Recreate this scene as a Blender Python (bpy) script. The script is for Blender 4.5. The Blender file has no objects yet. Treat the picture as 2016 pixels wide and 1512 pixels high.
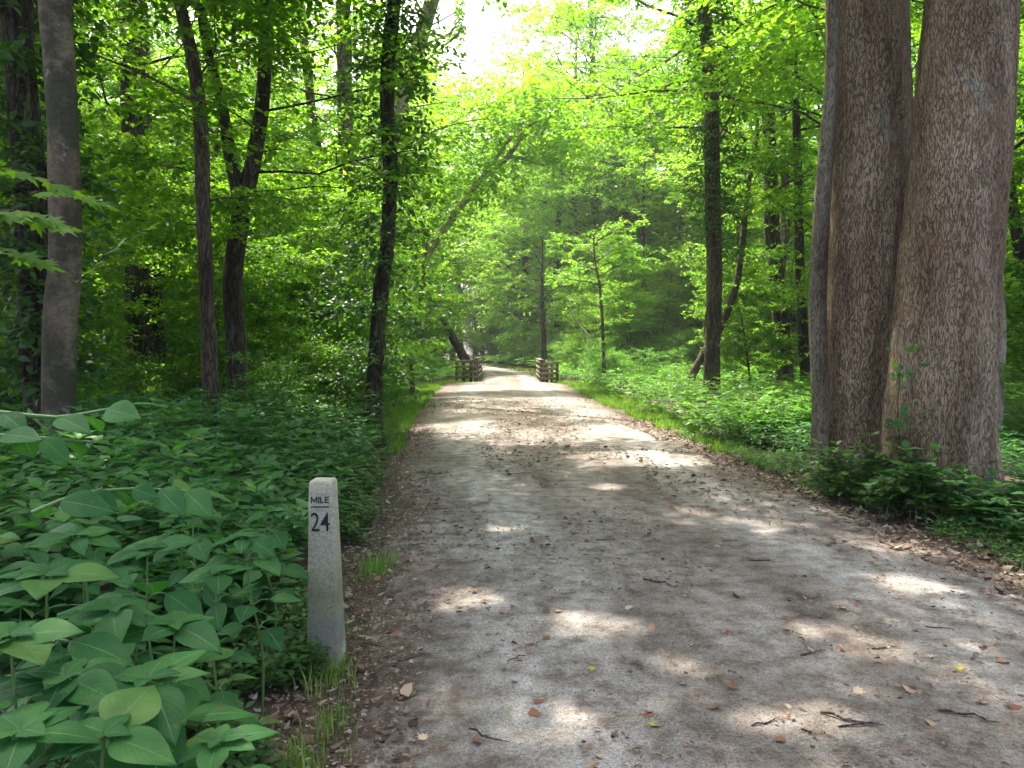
import bpy, math, random
import numpy as np
from mathutils import Vector, Matrix
R = math.radians
C = bpy.context.scene.collection
SC = bpy.context.scene
# ------------------------------------------------------------------ camera, sky, sun, exposure
CAMH = 1.55; FPX = 1514.0; PITCH = math.atan(66 / 1514.0)
cam = bpy.data.cameras.new('camera'); camo = bpy.data.objects.new('camera', cam); C.objects.link(camo)
camo.location = (0, 0, CAMH); camo.rotation_euler = (R(90) - PITCH, 0, 0)
cam.sensor_width = 36; cam.lens = 36 * FPX / 2016; cam.clip_end = 2000; cam.clip_start = 0.05
SC.camera = camo
SUN_EL, SUN_AZ = 60.0, -22.0        # azimuth: degrees to the right of +Y
w = bpy.data.worlds.new('World'); SC.world = w; w.use_nodes = True
nt = w.node_tree; sky = nt.nodes.new('ShaderNodeTexSky'); sky.sky_type = 'NISHITA'; sky.sun_disc = False
sky.sun_elevation = R(SUN_EL); sky.sun_rotation = R(SUN_AZ); sky.dust_density = 7.0; sky.air_density = .8; sky.ozone_density = .3
nt.links.new(sky.outputs[0], nt.nodes['Background'].inputs[0]); nt.nodes['Background'].inputs[1].default_value = 0.15
sl = bpy.data.lights.new('sun', 'SUN'); sl.energy = 3.6; sl.angle = R(0.6); sl.color = (1, .93, .82)
so = bpy.data.objects.new('sun', sl); C.objects.link(so)
SD = Vector((math.sin(R(SUN_AZ)) * math.cos(R(SUN_EL)), math.cos(R(SUN_AZ)) * math.cos(R(SUN_EL)), math.sin(R(SUN_EL))))
so.rotation_euler = SD.to_track_quat('Z', 'Y').to_euler(); so.location = (0, 0, 60)
SC.view_settings.view_transform = 'Standard'; SC.view_settings.look = 'None'
SC.view_settings.exposure = 2.15; SC.view_settings.gamma = 1
SC.render.engine = 'CYCLES'
cy = SC.cycles; cy.max_bounces = 8; cy.diffuse_bounces = 5; cy.glossy_bounces = 2; cy.transmission_bounces = 6
cy.sample_clamp_indirect = 4; cy.use_denoising = True; cy.caustics_reflective = False; cy.caustics_refractive = False

rng = np.random.default_rng(24); random.seed(24)

# ------------------------------------------------------------------ helpers
def at(px, py, Y):
    """world point seen at photo pixel (px,py) at depth Y"""
    x = (px - 1008) / FPX; y = (756 - py) / FPX
    c, s = math.cos(PITCH), math.sin(PITCH)
    d = Vector((x, c + y * s, -s + y * c)); k = Y / d.y
    return Vector((d.x * k, Y, CAMH + d.z * k))

def _h(ix, iy, iz, seed):
    n = (ix * 374761393 + iy * 668265263 + iz * 2147483647 + seed * 974711) & 0xffffffff
    n = ((n ^ (n >> 13)) * 1274126177) & 0xffffffff
    n = ((n ^ (n >> 16)) * 2246822519) & 0xffffffff
    return ((n ^ (n >> 15)) & 0xffff) / 65535.0
def vnoise(P, seed=0):
    P = np.asarray(P, float)
    if P.shape[-1] == 2: P = np.concatenate([P, np.zeros(P.shape[:-1] + (1,))], -1)
    I = np.floor(P).astype(np.int64); F = P - I; F = F * F * (3 - 2 * F)
    r = 0
    for a in (0, 1):
        for b in (0, 1):
            for c in (0, 1):
                wgt = (F[..., 0] if a else 1 - F[..., 0]) * (F[..., 1] if b else 1 - F[..., 1]) * (F[..., 2] if c else 1 - F[..., 2])
                r = r + wgt * _h(I[..., 0] + a, I[..., 1] + b, I[..., 2] + c, seed)
    return r
def fbm(P, seed=0, o=4):
    P = np.asarray(P, float); r = 0; a = .5; t = 0
    for k in range(o):
        r = r + a * vnoise(P * 2 ** k, seed + k); t += a; a *= .5
    return r / t

def mkmesh(name, V, loops, starts, totals, mats, rnd=None, uv=None, smooth=True, midx=None):
    me = bpy.data.meshes.new(name)
    me.vertices.add(len(V)); me.vertices.foreach_set('co', np.asarray(V, np.float32).ravel())
    me.loops.add(len(loops)); me.loops.foreach_set('vertex_index', np.asarray(loops, np.int32))
    me.polygons.add(len(starts)); me.polygons.foreach_set('loop_start', np.asarray(starts, np.int32))
    try: me.polygons.foreach_set('loop_total', np.asarray(totals, np.int32))
    except Exception: pass
    if smooth: me.polygons.foreach_set('use_smooth', np.ones(len(starts), bool))
    for m in mats: me.materials.append(m)
    if midx is not None: me.polygons.foreach_set('material_index', np.asarray(midx, np.int32))
    if uv is not None:
        u = me.uv_layers.new(name='uv'); u.data.foreach_set('uv', np.asarray(uv, np.float32).ravel())
    if rnd is not None:
        a = me.attributes.new('rnd', 'FLOAT', 'POINT'); a.data.foreach_set('value', np.asarray(rnd, np.float32))
    me.update(calc_edges=True); me.validate()
    return me

class MB:
    """collects geometry for one mesh object"""
    def __init__(s): s.V = []; s.L = []; s.S = []; s.T = []; s.R = []; s.U = []; s.M = []; s.n = 0; s.l = 0
    def add(s, V, F, rnd=0.5, uv=None, mi=0):
        V = np.asarray(V, float).reshape(-1, 3)
        s.V.append(V); s.R.append(np.full(len(V), rnd) if np.isscalar(rnd) else rnd)
        for f in F:
            s.S.append(np.array([s.l])); s.T.append(np.array([len(f)])); s.L.append(np.array(f) + s.n); s.l += len(f)
            s.M.append(np.array([mi]))
            s.U.append(np.zeros((len(f), 2)) if uv is None else np.asarray([uv[i] for i in f]))
        s.n += len(V)
    def addgrid(s, V, nr, nc, closed=True, rnd=.5, mi=0):
        """V: nr*nc verts; rows joined"""
        V = np.asarray(V, float).reshape(-1, 3)
        r = np.arange(nr - 1)[:, None]; cc = np.arange(nc if closed else nc - 1)[None, :]
        a = r * nc + cc; b = r * nc + (cc + 1) % nc; c = (r + 1) * nc + (cc + 1) % nc; d = (r + 1) * nc + cc
        Q = np.stack([a, b, c, d], -1).reshape(-1, 4)
        s._quads(V, Q, rnd, mi)
    def _quads(s, V, Q, rnd, mi=0, uv=None):
        k = Q.shape[1]
        s.V.append(V); s.R.append(np.full(len(V), rnd) if np.isscalar(rnd) else rnd)
        s.L.append((Q + s.n).ravel()); s.S.append(s.l + np.arange(len(Q)) * k); s.T.append(np.full(len(Q), k)); s.M.append(np.full(len(Q), mi))
        s.U.append(np.zeros((len(Q) * k, 2)) if uv is None else uv)
        s.n += len(V); s.l += Q.size
    def leaves(s, tmpl, P, D, N, L, W=None, rnd=None, mi=0):
        """instances of a leaf template: positions P, directions D, normals N, lengths L, width factor W"""
        if len(P) == 0: return
        tv, tf, tu = tmpl
        P = np.asarray(P, float); D = np.asarray(D, float); N = np.asarray(N, float); n = len(P)
        D = D / (np.linalg.norm(D, axis=1, keepdims=True) + 1e-9)
        X = np.cross(D, N); X /= (np.linalg.norm(X, axis=1, keepdims=True) + 1e-9); Z = np.cross(X, D)
        L = np.broadcast_to(L, (n,))[:, None, None]; W = np.broadcast_to(1.0 if W is None else W, (n,))[:, None, None]
        V = P[:, None, :] + tv[None, :, 0:1] * L * W * X[:, None, :] + tv[None, :, 1:2] * L * D[:, None, :] + tv[None, :, 2:3] * L * Z[:, None, :]
        if rnd is None: rnd = rng.random(n)
        k = len(tv)
        Q = tf[None] + (np.arange(n) * k)[:, None, None]
        s._quads(V.reshape(-1, 3), Q.reshape(-1, tf.shape[1]), np.repeat(rnd, k), mi, np.tile(tu[tf].reshape(-1, 2), (n, 1)))
    def mesh(s, name, mats, smooth=True):
        if not isinstance(mats, (list, tuple)): mats = [mats]
        return mkmesh(name, np.concatenate(s.V), np.concatenate(s.L), np.concatenate(s.S), np.concatenate(s.T), mats,
                      np.concatenate(s.R), np.concatenate(s.U), smooth, np.concatenate(s.M))
    def build(s, name, mats, parent=None, smooth=True, loc=(0, 0, 0)):
        o = bpy.data.objects.new(name, s.mesh(name, mats, smooth)); C.objects.link(o); o.location = loc
        if parent is not None: o.parent = parent
        return o

def tag(o, label, cat, group=None):
    o['label'] = label; o['category'] = cat
    if group: o['group'] = group
    return o
def kind(o, k, label=None, cat=None):
    o['kind'] = k
    if label: o['label'] = label
    if cat: o['category'] = cat
    return o
def thing(name, label, cat, loc=(0, 0, 0), rz=0, group=None):
    o = bpy.data.objects.new(name, None); C.objects.link(o); o.location = loc; o.rotation_euler = (0, 0, rz)
    o.empty_display_size = .2
    return tag(o, label, cat, group)
def copy_tree(o, parent=None):
    c = o.copy(); C.objects.link(c); c.parent = parent
    for ch in o.children: copy_tree(ch, c)
    return c

# leaf templates: (verts, faces, uv)
def leaf_grid(rows, serr=0.0, w=.30, fold=.12, droop=.18, tip=1.0, cols=3, widest=.42, power=1.0):
    V = []; U = []
    for i in range(rows + 1):
        t = i / rows
        hw = w * (math.sin(math.pi * min(1, t ** (math.log(.5) / math.log(widest)))) ** power) * 1.0
        hw *= (1 - .25 * t * tip)
        if serr and 0 < i < rows: hw *= 1 + (serr if i % 2 else -serr * .3)
        y = t; z = -droop * t * t
        for j in range(cols):
            u = j / (cols - 1) * 2 - 1
            V.append((u * hw, y - (abs(u) ** 2) * .0, z + abs(u) * fold * hw / w - (abs(u) ** 2) * .03)); U.append((u * .5 + .5, t))
    F = []
    for i in range(rows):
        for j in range(cols - 1):
            a = i * cols + j; F.append((a, a + 1, a + cols + 1, a + cols))
    return np.array(V), np.array(F), np.array(U)
T_BIG = leaf_grid(40, .028, .37, .07, .22, cols=7, widest=.45)
T_MID = leaf_grid(5, 0, .30, .10, .2)
T_LOW = leaf_grid(3, 0, .32, .10, .2)
T_RH = (np.array([(0, 0, 0), (.3, .45, .05), (0, 1, -.12), (-.3, .45, .05)]), np.array([(0, 1, 2), (0, 2, 3)]), np.array([(.5, 0), (1, .5), (.5, 1), (0, .5)]))
T_QD = (np.array([(0, 0, 0), (.3, .35, .04), (.22, .75, 0), (0, 1, -.12), (-.26, .7, 0), (-.3, .3, .04)]), np.array([(0, 1, 2, 3), (0, 3, 4, 5)]),
        np.array([(.5, 0), (1, .4), (1, .7), (.5, 1), (0, .7), (0, .4)]))
def maple():
    pts = []
    lob = [(-125, .42), (-103, .30), (-72, .62), (-52, .36), (-30, .72), (-14, .50), (0, 1.0 - .0), (14, .50), (30, .72), (52, .36), (72, .62), (103, .30), (125, .42)]
    c = (0, .28)
    for a, r in lob:
        r *= .68
        pts.append((c[0] + math.sin(R(a)) * r, c[1] + math.cos(R(a)) * r, -.10 * r * r - .03 * abs(math.sin(R(a * 2)))))
    V = [(0, .28, 0.03)] + pts + [(0, .10, 0)]
    F = [(0, i, i + 1) for i in range(1, len(V) - 1)] + [(0, len(V) - 1, 1)]
    return np.array(V), np.array(F), np.array([(v[0] * .8 + .5, v[1]) for v in V])
T_MAPLE = maple()
T_BLADE = (np.array([(-.03, 0, 0), (.03, 0, 0), (.024, .5, .02), (-.024, .5, .02), (0, 1, -.12)]), None, None)

# ------------------------------------------------------------------ materials
def newmat(name):
    m = bpy.data.materials.new(name); m.use_nodes = True
    n = m.node_tree.nodes; l = m.node_tree.links
    return m, n, l, n['Principled BSDF'], n['Material Output']
def ramp(n, stops, fac=None, l=None, interp='LINEAR'):
    r = n.new('ShaderNodeValToRGB'); r.color_ramp.interpolation = interp
    e = r.color_ramp.elements
    while len(e) < len(stops): e.new(.5)
    for i, (p, c) in enumerate(stops): e[i].position = p; e[i].color = (*c, 1) if len(c) == 3 else c
    if fac is not None: l.new(fac, r.inputs[0])
    return r
def noise_node(n, l, vec, sc, det=6, rough=.6):
    t = n.new('ShaderNodeTexNoise'); t.inputs['Scale'].default_value = sc; t.inputs['Detail'].default_value = det; t.inputs['Roughness'].default_value = rough
    l.new(vec, t.inputs['Vector']); return t
def mixc(n, l, f, a, b, blend='MIX'):
    m = n.new('ShaderNodeMix'); m.data_type = 'RGBA'; m.blend_type = blend
    for i, v in ((0, f), (6, a), (7, b)):
        if isinstance(v, (int, float)): m.inputs[i].default_value = v
        elif isinstance(v, tuple): m.inputs[i].default_value = (*v, 1)
        else: l.new(v, m.inputs[i])
    return m.outputs[2]
def leafmat(name, stops, tmul=(1.9, 2.1, .75), trans=.42, rough=.42, spec=.45, vein=False, tgain=1.0):
    m, n, l, b, out = newmat(name)
    a = n.new('ShaderNodeAttribute'); a.attribute_name = 'rnd'
    r = ramp(n, stops, a.outputs['Fac'], l)
    col = r.outputs[0]
    if vein:
        uv = n.new('ShaderNodeUVMap'); uv.uv_map = 'uv'
        sp = n.new('ShaderNodeSeparateXYZ'); l.new(uv.outputs[0], sp.inputs[0])
        def M(op, x, y=None):
            q = n.new('ShaderNodeMath'); q.operation = op
            for i, v in enumerate((x, y)):
                if v is None: continue
                if isinstance(v, (int, float)): q.inputs[i].default_value = v
                else: l.new(v, q.inputs[i])
            return q.outputs[0]
        ax = M('ABSOLUTE', M('SUBTRACT', sp.outputs[0], .5))
        ph = M('SUBTRACT', M('MULTIPLY', sp.outputs[1], 9.0), M('MULTIPLY', ax, 7.0))
        fr = M('ABSOLUTE', M('SUBTRACT', M('FRACT', ph), .5))
        side = M('LESS_THAN', fr, .055)
        mid = M('LESS_THAN', ax, .018)
        v = M('MAXIMUM', M('MULTIPLY', side, .30), mid)
        mx = n.new('ShaderNodeMix'); mx.data_type = 'RGBA'; l.new(v, mx.inputs[0]); l.new(col, mx.inputs[6])
        mx.inputs[7].default_value = (.10, .20, .08, 1); col = mx.outputs[2]
        bp = n.new('ShaderNodeBump'); bp.inputs['Strength'].default_value = .25; bp.inputs['Distance'].default_value = .0012
        hgt = M('MULTIPLY', fr, 1.6)
        l.new(hgt, bp.inputs['Height']); l.new(bp.outputs[0], b.inputs['Normal'])
    if vein:
        tc = n.new('ShaderNodeTexCoord'); n1 = n.new('ShaderNodeTexNoise'); n1.inputs['Scale'].default_value = 14; n1.inputs['Detail'].default_value = 4; l.new(tc.outputs['Object'], n1.inputs['Vector'])
        q1 = ramp(n, [(.3, (.72, .78, .8)), (.55, (1, 1, 1)), (.75, (1.2, 1.12, .95))], n1.outputs['Fac'], l); col = mixc(n, l, 1.0, col, q1.outputs[0], 'MULTIPLY')
        n2 = n.new('ShaderNodeTexNoise'); n2.inputs['Scale'].default_value = 55; n2.inputs['Detail'].default_value = 2; l.new(tc.outputs['Object'], n2.inputs['Vector'])
        q2 = ramp(n, [(.70, (0, 0, 0)), (.73, (1, 1, 1))], n2.outputs['Fac'], l); col = mixc(n, l, q2.outputs[0], col, (.14, .09, .03))
    l.new(col, b.inputs['Base Color']); b.inputs['Roughness'].default_value = rough; b.inputs['Specular IOR Level'].default_value = spec
    t = n.new('ShaderNodeBsdfTranslucent')
    tm = n.new('ShaderNodeMix'); tm.data_type = 'RGBA'; tm.blend_type = 'MULTIPLY'; tm.inputs[0].default_value = 1
    l.new(col, tm.inputs[6]); tm.inputs[7].default_value = (*[x * tgain for x in tmul], 1); l.new(tm.outputs[2], t.inputs[0])
    mix = n.new('ShaderNodeMixShader'); mix.inputs[0].default_value = trans
    l.new(b.outputs[0], mix.inputs[1]); l.new(t.outputs[0], mix.inputs[2]); l.new(mix.outputs[0], out.inputs[0])
    return m
TM = (2.35, 2.55, .8)
M_CAN = leafmat('canopy_leaf', [(0, (.055, .13, .016)), (.5, (.09, .19, .020)), (.9, (.13, .24, .022)), (1, (.22, .27, .03))], TM, .5, .5, .25)
M_CANL = leafmat('light_canopy_leaf', [(0, (.08, .17, .022)), (.6, (.13, .24, .027)), (1, (.22, .30, .035))], TM, .55, .5, .25)
M_UND = leafmat('undergrowth_leaf', [(0, (.04, .115, .040)), (.5, (.065, .17, .052)), (.93, (.10, .22, .05)), (1, (.24, .30, .04))], (1.7, 2.2, .8), .34, .5, .2)
M_SUNY = leafmat('meadow_leaf', [(0, (.05, .14, .025)), (.6, (.09, .20, .03)), (1, (.14, .25, .035))], (2.0, 2.3, .8), .42, .5, .22)
M_BIG = leafmat('broad_leaf', [(0, (.022, .095, .028)), (.5, (.034, .125, .036)), (.9, (.055, .16, .04)), (1, (.08, .17, .04))], (1.6, 2.1, .7), .30, .5, .13, vein=True)
M_IVY = leafmat('vine_leaf', [(0, (.030, .085, .022)), (.6, (.055, .13, .03)), (1, (.09, .18, .035))], (2.0, 2.2, .8), .36, .5, .3)
M_MAP = leafmat('maple_leaf', [(0, (.07, .16, .025)), (.6, (.10, .21, .03)), (1, (.16, .26, .04))], (2.2, 2.3, .8), .42, .5, .2)
M_GRASS = leafmat('grass_blade', [(0, (.07, .17, .03)), (.6, (.12, .25, .04)), (1, (.26, .31, .08))], (1.8, 1.9, .8), .35, .5, .3)
M_DRY = leafmat('dry_leaf', [(0, (.05, .032, .022)), (.25, (.10, .065, .045)), (.5, (.17, .115, .08)), (.75, (.24, .18, .135)), (.93, (.34, .30, .26)), (.97, (.36, .20, .04)), (1, (.36, .36, .04))], (1.2, 1.0, .8), .12, .7, .25)
M_DRYS = leafmat('crisp_fallen_leaf', [(0, (.10, .05, .03)), (.3, (.22, .10, .055)), (.5, (.32, .20, .12)), (.75, (.46, .36, .26)), (.93, (.45, .36, .28)), (.97, (.40, .30, .04)), (1, (.36, .40, .05))], (1.2, 1.0, .8), .12, .7, .25)
M_STEM = newmat('green_stem')[0]; M_STEM.node_tree.nodes['Principled BSDF'].inputs['Base Color'].default_value = (.09, .18, .05, 1)
M_STEM.node_tree.nodes['Principled BSDF'].inputs['Roughness'].default_value = .45

def barkmat(name, dark, mid, light, crack=.03, sx=16., sz=4.5, bump=.6, moss=None, patch=None, dist=.02):
    m, n, l, b, out = newmat(name)
    tc = n.new('ShaderNodeTexCoord'); mp = n.new('ShaderNodeMapping'); mp.inputs['Scale'].default_value = (sx, sx, sz)
    nz = n.new('ShaderNodeTexNoise'); nz.inputs['Scale'].default_value = 3.0; nz.inputs['Detail'].default_value = 5
    l.new(tc.outputs['Object'], nz.inputs['Vector'])
    ad = n.new('ShaderNodeMix'); ad.data_type = 'RGBA'; ad.blend_type = 'LINEAR_LIGHT'; ad.inputs[0].default_value = .05
    l.new(tc.outputs['Object'], ad.inputs[6]); l.new(nz.outputs['Color'], ad.inputs[7]); l.new(ad.outputs[2], mp.inputs['Vector'])
    r1 = n.new('ShaderNodeTexNoise'); r1.inputs['Scale'].default_value = 1.0; r1.inputs['Detail'].default_value = 4; r1.inputs['Roughness'].default_value = .55; r1.inputs['Distortion'].default_value = .15
    l.new(mp.outputs[0], r1.inputs['Vector'])
    sb = n.new('ShaderNodeMath'); sb.operation = 'SUBTRACT'; l.new(r1.outputs['Fac'], sb.inputs[0]); sb.inputs[1].default_value = .5
    ab = n.new('ShaderNodeMath'); ab.operation = 'ABSOLUTE'; l.new(sb.outputs[0], ab.inputs[0])
    vc = n.new('ShaderNodeTexVoronoi'); vc.inputs['Scale'].default_value = 1.0; l.new(mp.outputs[0], vc.inputs['Vector'])
    fn = n.new('ShaderNodeTexNoise'); fn.inputs['Scale'].default_value = 2.2; fn.inputs['Detail'].default_value = 8; fn.inputs['Roughness'].default_value = .7
    l.new(mp.outputs[0], fn.inputs['Vector'])
    cr = ramp(n, [(0, (0, 0, 0)), (crack * .5, (.45, .45, .45)), (crack * 1.8, (1, 1, 1))], ab.outputs[0], l)
    cc = ramp(n, [(0, dark), (.45, mid), (1, light)], fn.outputs['Fac'], l); cc.color_ramp.elements[0].position = .25; cc.color_ramp.elements[2].position = .75
    sep = n.new('ShaderNodeSeparateColor'); l.new(vc.outputs['Color'], sep.inputs[0])
    pv = ramp(n, [(0, (.85, .85, .85)), (1, (1.12, 1.12, 1.12))], sep.outputs[0], l)
    m1 = n.new('ShaderNodeMix'); m1.data_type = 'RGBA'; m1.blend_type = 'MULTIPLY'; m1.inputs[0].default_value = 1
    l.new(cc.outputs[0], m1.inputs[6]); l.new(pv.outputs[0], m1.inputs[7])
    m2 = n.new('ShaderNodeMix'); m2.data_type = 'RGBA'; l.new(cr.outputs[0], m2.inputs[0]); m2.inputs[6].default_value = (*[x * .45 for x in dark], 1); l.new(m1.outputs[2], m2.inputs[7])
    tmp_ = n.new('ShaderNodeMapping'); tmp_.inputs['Scale'].default_value = (3.2, 3.2, .55); l.new(tc.outputs['Object'], tmp_.inputs['Vector'])
    tn_ = n.new('ShaderNodeTexNoise'); tn_.inputs['Scale'].default_value = 1.0; tn_.inputs['Detail'].default_value = 5; l.new(tmp_.outputs[0], tn_.inputs['Vector'])
    tr_ = ramp(n, [(.34, (.60, .52, .46)), (.5, (1, .97, .93)), (.66, (1.36, 1.38, 1.38))], tn_.outputs['Fac'], l)
    m3 = n.new('ShaderNodeMix'); m3.data_type = 'RGBA'; m3.blend_type = 'MULTIPLY'; m3.inputs[0].default_value = 1; l.new(m2.outputs[2], m3.inputs[6]); l.new(tr_.outputs[0], m3.inputs[7])
    col = m3.outputs[2]
    for spec in (patch, moss):
        if spec is None: continue
        c, sc, lo, hi = spec
        pn = n.new('ShaderNodeTexNoise'); pn.inputs['Scale'].default_value = sc; pn.inputs['Detail'].default_value = 7; pn.inputs['Roughness'].default_value = .65
        l.new(tc.outputs['Object'], pn.inputs['Vector'])
        pr = ramp(n, [(lo, (0, 0, 0)), (hi, (.75, .75, .75))], pn.outputs['Fac'], l)
        mx = n.new('ShaderNodeMix'); mx.data_type = 'RGBA'; l.new(pr.outputs[0], mx.inputs[0]); l.new(col, mx.inputs[6]); mx.inputs[7].default_value = (*c, 1)
        col = mx.outputs[2]
    l.new(col, b.inputs['Base Color']); b.inputs['Roughness'].default_value = .85; b.inputs['Specular IOR Level'].default_value = .25
    hm = n.new('ShaderNodeMath'); hm.operation = 'MULTIPLY_ADD'; l.new(fn.outputs['Fac'], hm.inputs[0]); hm.inputs[1].default_value = .5; l.new(cr.outputs[0], hm.inputs[2])
    bp = n.new('ShaderNodeBump'); bp.inputs['Strength'].default_value = bump; bp.inputs['Distance'].default_value = dist
    l.new(hm.outputs[0], bp.inputs['Height']); l.new(bp.outputs[0], b.inputs['Normal'])
    return m
B_GIANT = barkmat('plated_bark', (.21, .135, .08), (.30, .21, .135), (.40, .31, .225), .034, 44, 9, .8, moss=((.30, .33, .27), 1.3, .60, .68), patch=((.26, .16, .10), .9, .54, .66), dist=.02)
B_SMOOTH = barkmat('ringed_bark', (.12, .095, .065), (.20, .165, .12), (.28, .24, .18), .025, 30, 9, .6)
B_LIGHT = barkmat('mottled_bark', (.065, .048, .032), (.13, .10, .068), (.20, .165, .12), .006, 9, 14, .3, moss=((.035, .038, .022), 2.2, .46, .53), patch=((.30, .31, .26), 6, .62, .66))
B_DARK = barkmat('furrowed_bark', (.045, .035, .028), (.10, .08, .062), (.17, .145, .12), .09, 16, 2.2, 1.0)
B_MID = barkmat('brown_bark', (.08, .06, .042), (.16, .12, .09), (.24, .19, .145), .08, 22, 3.2, .9)
B_SYC = barkmat('sycamore_bark', (.14, .10, .07), (.24, .19, .14), (.38, .34, .28), .01, 5, 2.5, .3)
B_DEAD = barkmat('bare_dead_wood', (.22, .19, .15), (.36, .32, .26), (.50, .46, .38), .01, 9, 2, .4)

# ------------------------------------------------------------------ the lit spots of the ground (gaps left in the canopy)
def gpt(px, py):
    d = CAMH / math.tan(max(.004, math.atan((py - 756) / FPX) + PITCH)); return at(px, py, d).x, d
HOLES = []
for (px, py, w_, h_) in [(1170, 1243, 150, 55), (920, 1190, 110, 38), (1620, 1258, 110, 34), (1745, 1295, 80, 50), (1790, 1155, 110, 30), (1760, 1088, 90, 22),
                         (1255, 908, 230, 26), (1200, 965, 70, 14), (1000, 1050, 90, 14), (950, 852, 60, 8), (1560, 1440, 200, 60), (1130, 1450, 120, 40), (880, 1400, 60, 30), (1340, 1330, 90, 26)]:
    x0, d0 = gpt(px, py); x1, d1 = gpt(px + w_ / 2, py); _, da = gpt(px, py - h_ / 2); _, db = gpt(px, py + h_ / 2)
    HOLES.append((x0, d0, abs(x1 - x0) * 1.2 + .05, max(.16, abs(da - db) / 2 * 1.3)))
HOLES += [(5.0, 13.5, 1.0, 1.2), (6.8, 9.0, 1.0, 1.5), (10.5, 29, 3.2, 5.5), (-6.2, 9.2, .5, .5), (-3.2, 5.6, .25, .3), (-7.5, 15, 1.0, 2.0), (4.2, 24, 1.2, 6), (-3.6, 25, 1.0, 8)]
SXY = np.array([SD.x / SD.z, SD.y / SD.z])
def lit(P):
    """True where a leaf at world P would shade one of the open patches"""
    g = P[:, :2] - P[:, 2:3] * SXY[None]
    k = np.zeros(len(P), bool)
    wob = (fbm(g * 1.7, 5, 3) - .5) * .9
    for (x, y, a, b) in HOLES:
        k |= ((g[:, 0] - x) / a) ** 2 + ((g[:, 1] - y) / b) ** 2 < 1 + wob
    nz = fbm(g * np.array([.45, 1.3]), 11, 3)
    thr = np.interp(g[:, 1], [0, 12, 17, 24, 38, 60], [.95, .84, .71, .61, .52, .5])
    side = np.interp(np.abs(g[:, 0]), [3.5, 7], [0, .12])
    thr = thr + np.where((g[:, 0] < -.6) & (g[:, 1] < 7), .2, 0)
    k |= (nz > thr + side)
    return k
PATHL = [(-3, -.45), (2.0, -.62), (3.3, -.69), (4.6, -.85), (7.6, -1.15), (11.2, -1.6), (16, -2.05), (21.3, -2.4), (29, -2.85), (35, -3.0), (37, -2.5), (38.5, -1.6), (46, -1.75), (55, -2.6), (67, -5.0), (80, -7.6), (94, -11.0), (125, -20), (180, -45)]
PATHR = [(-3, 3.9), (3, 3.7), (5, 3.45), (8.1, 3.2), (13, 2.95), (21.3, 2.55), (31, 2.25), (35, 2.3), (37, 2.0), (38.5, 1.45), (46, 1.35), (55, .9), (67, -.6), (80, -3.0), (94, -6.0), (125, -14), (180, -38)]
def pl(y): return np.interp(y, [p[0] for p in PATHL], [p[1] for p in PATHL])
def pr(y): return np.interp(y, [p[0] for p in PATHR], [p[1] for p in PATHR])
def offpath(x, y):
    """distance outside the path edge (negative inside)"""
    return np.maximum(pl(y) - x, x - pr(y))
def gh(x, y):
    x = np.asarray(x, float); y = np.asarray(y, float)
    d = np.clip(offpath(x, y), 0, None)
    P = np.stack([x, y], -1)
    h = (fbm(P * .35, 3, 3) - .5) * .35 * np.clip((d - .4) / 3, 0, 1)
    h = h + (fbm(P * 2.2, 7, 3) - .5) * .05 * np.clip(d / .6, 0, 1)
    h = h + np.clip(x - 14, 0, None) * .10
    return h

# ------------------------------------------------------------------ ground and path
def ground_mat():
    m, n, l, b, out = newmat('forest_soil'); tc = n.new('ShaderNodeTexCoord'); v = tc.outputs['Object']
    a = noise_node(n, l, v, 1.3, 6); c = noise_node(n, l, v, 22, 6, .7); d = noise_node(n, l, v, 90, 3, .7)
    r = ramp(n, [(.3, (.035, .022, .014)), (.5, (.07, .045, .028)), (.7, (.13, .09, .06))], c.outputs['Fac'], l)
    g = ramp(n, [(.52, (0, 0, 0)), (.66, (1, 1, 1))], a.outputs['Fac'], l)
    col = mixc(n, l, g.outputs[0], r.outputs[0], (.045, .07, .02))
    l.new(col, b.inputs['Base Color']); b.inputs['Roughness'].default_value = .95
    bp = n.new('ShaderNodeBump'); bp.inputs['Distance'].default_value = .03; l.new(c.outputs['Fac'], bp.inputs['Height']); l.new(bp.outputs[0], b.inputs['Normal'])
    return m
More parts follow.
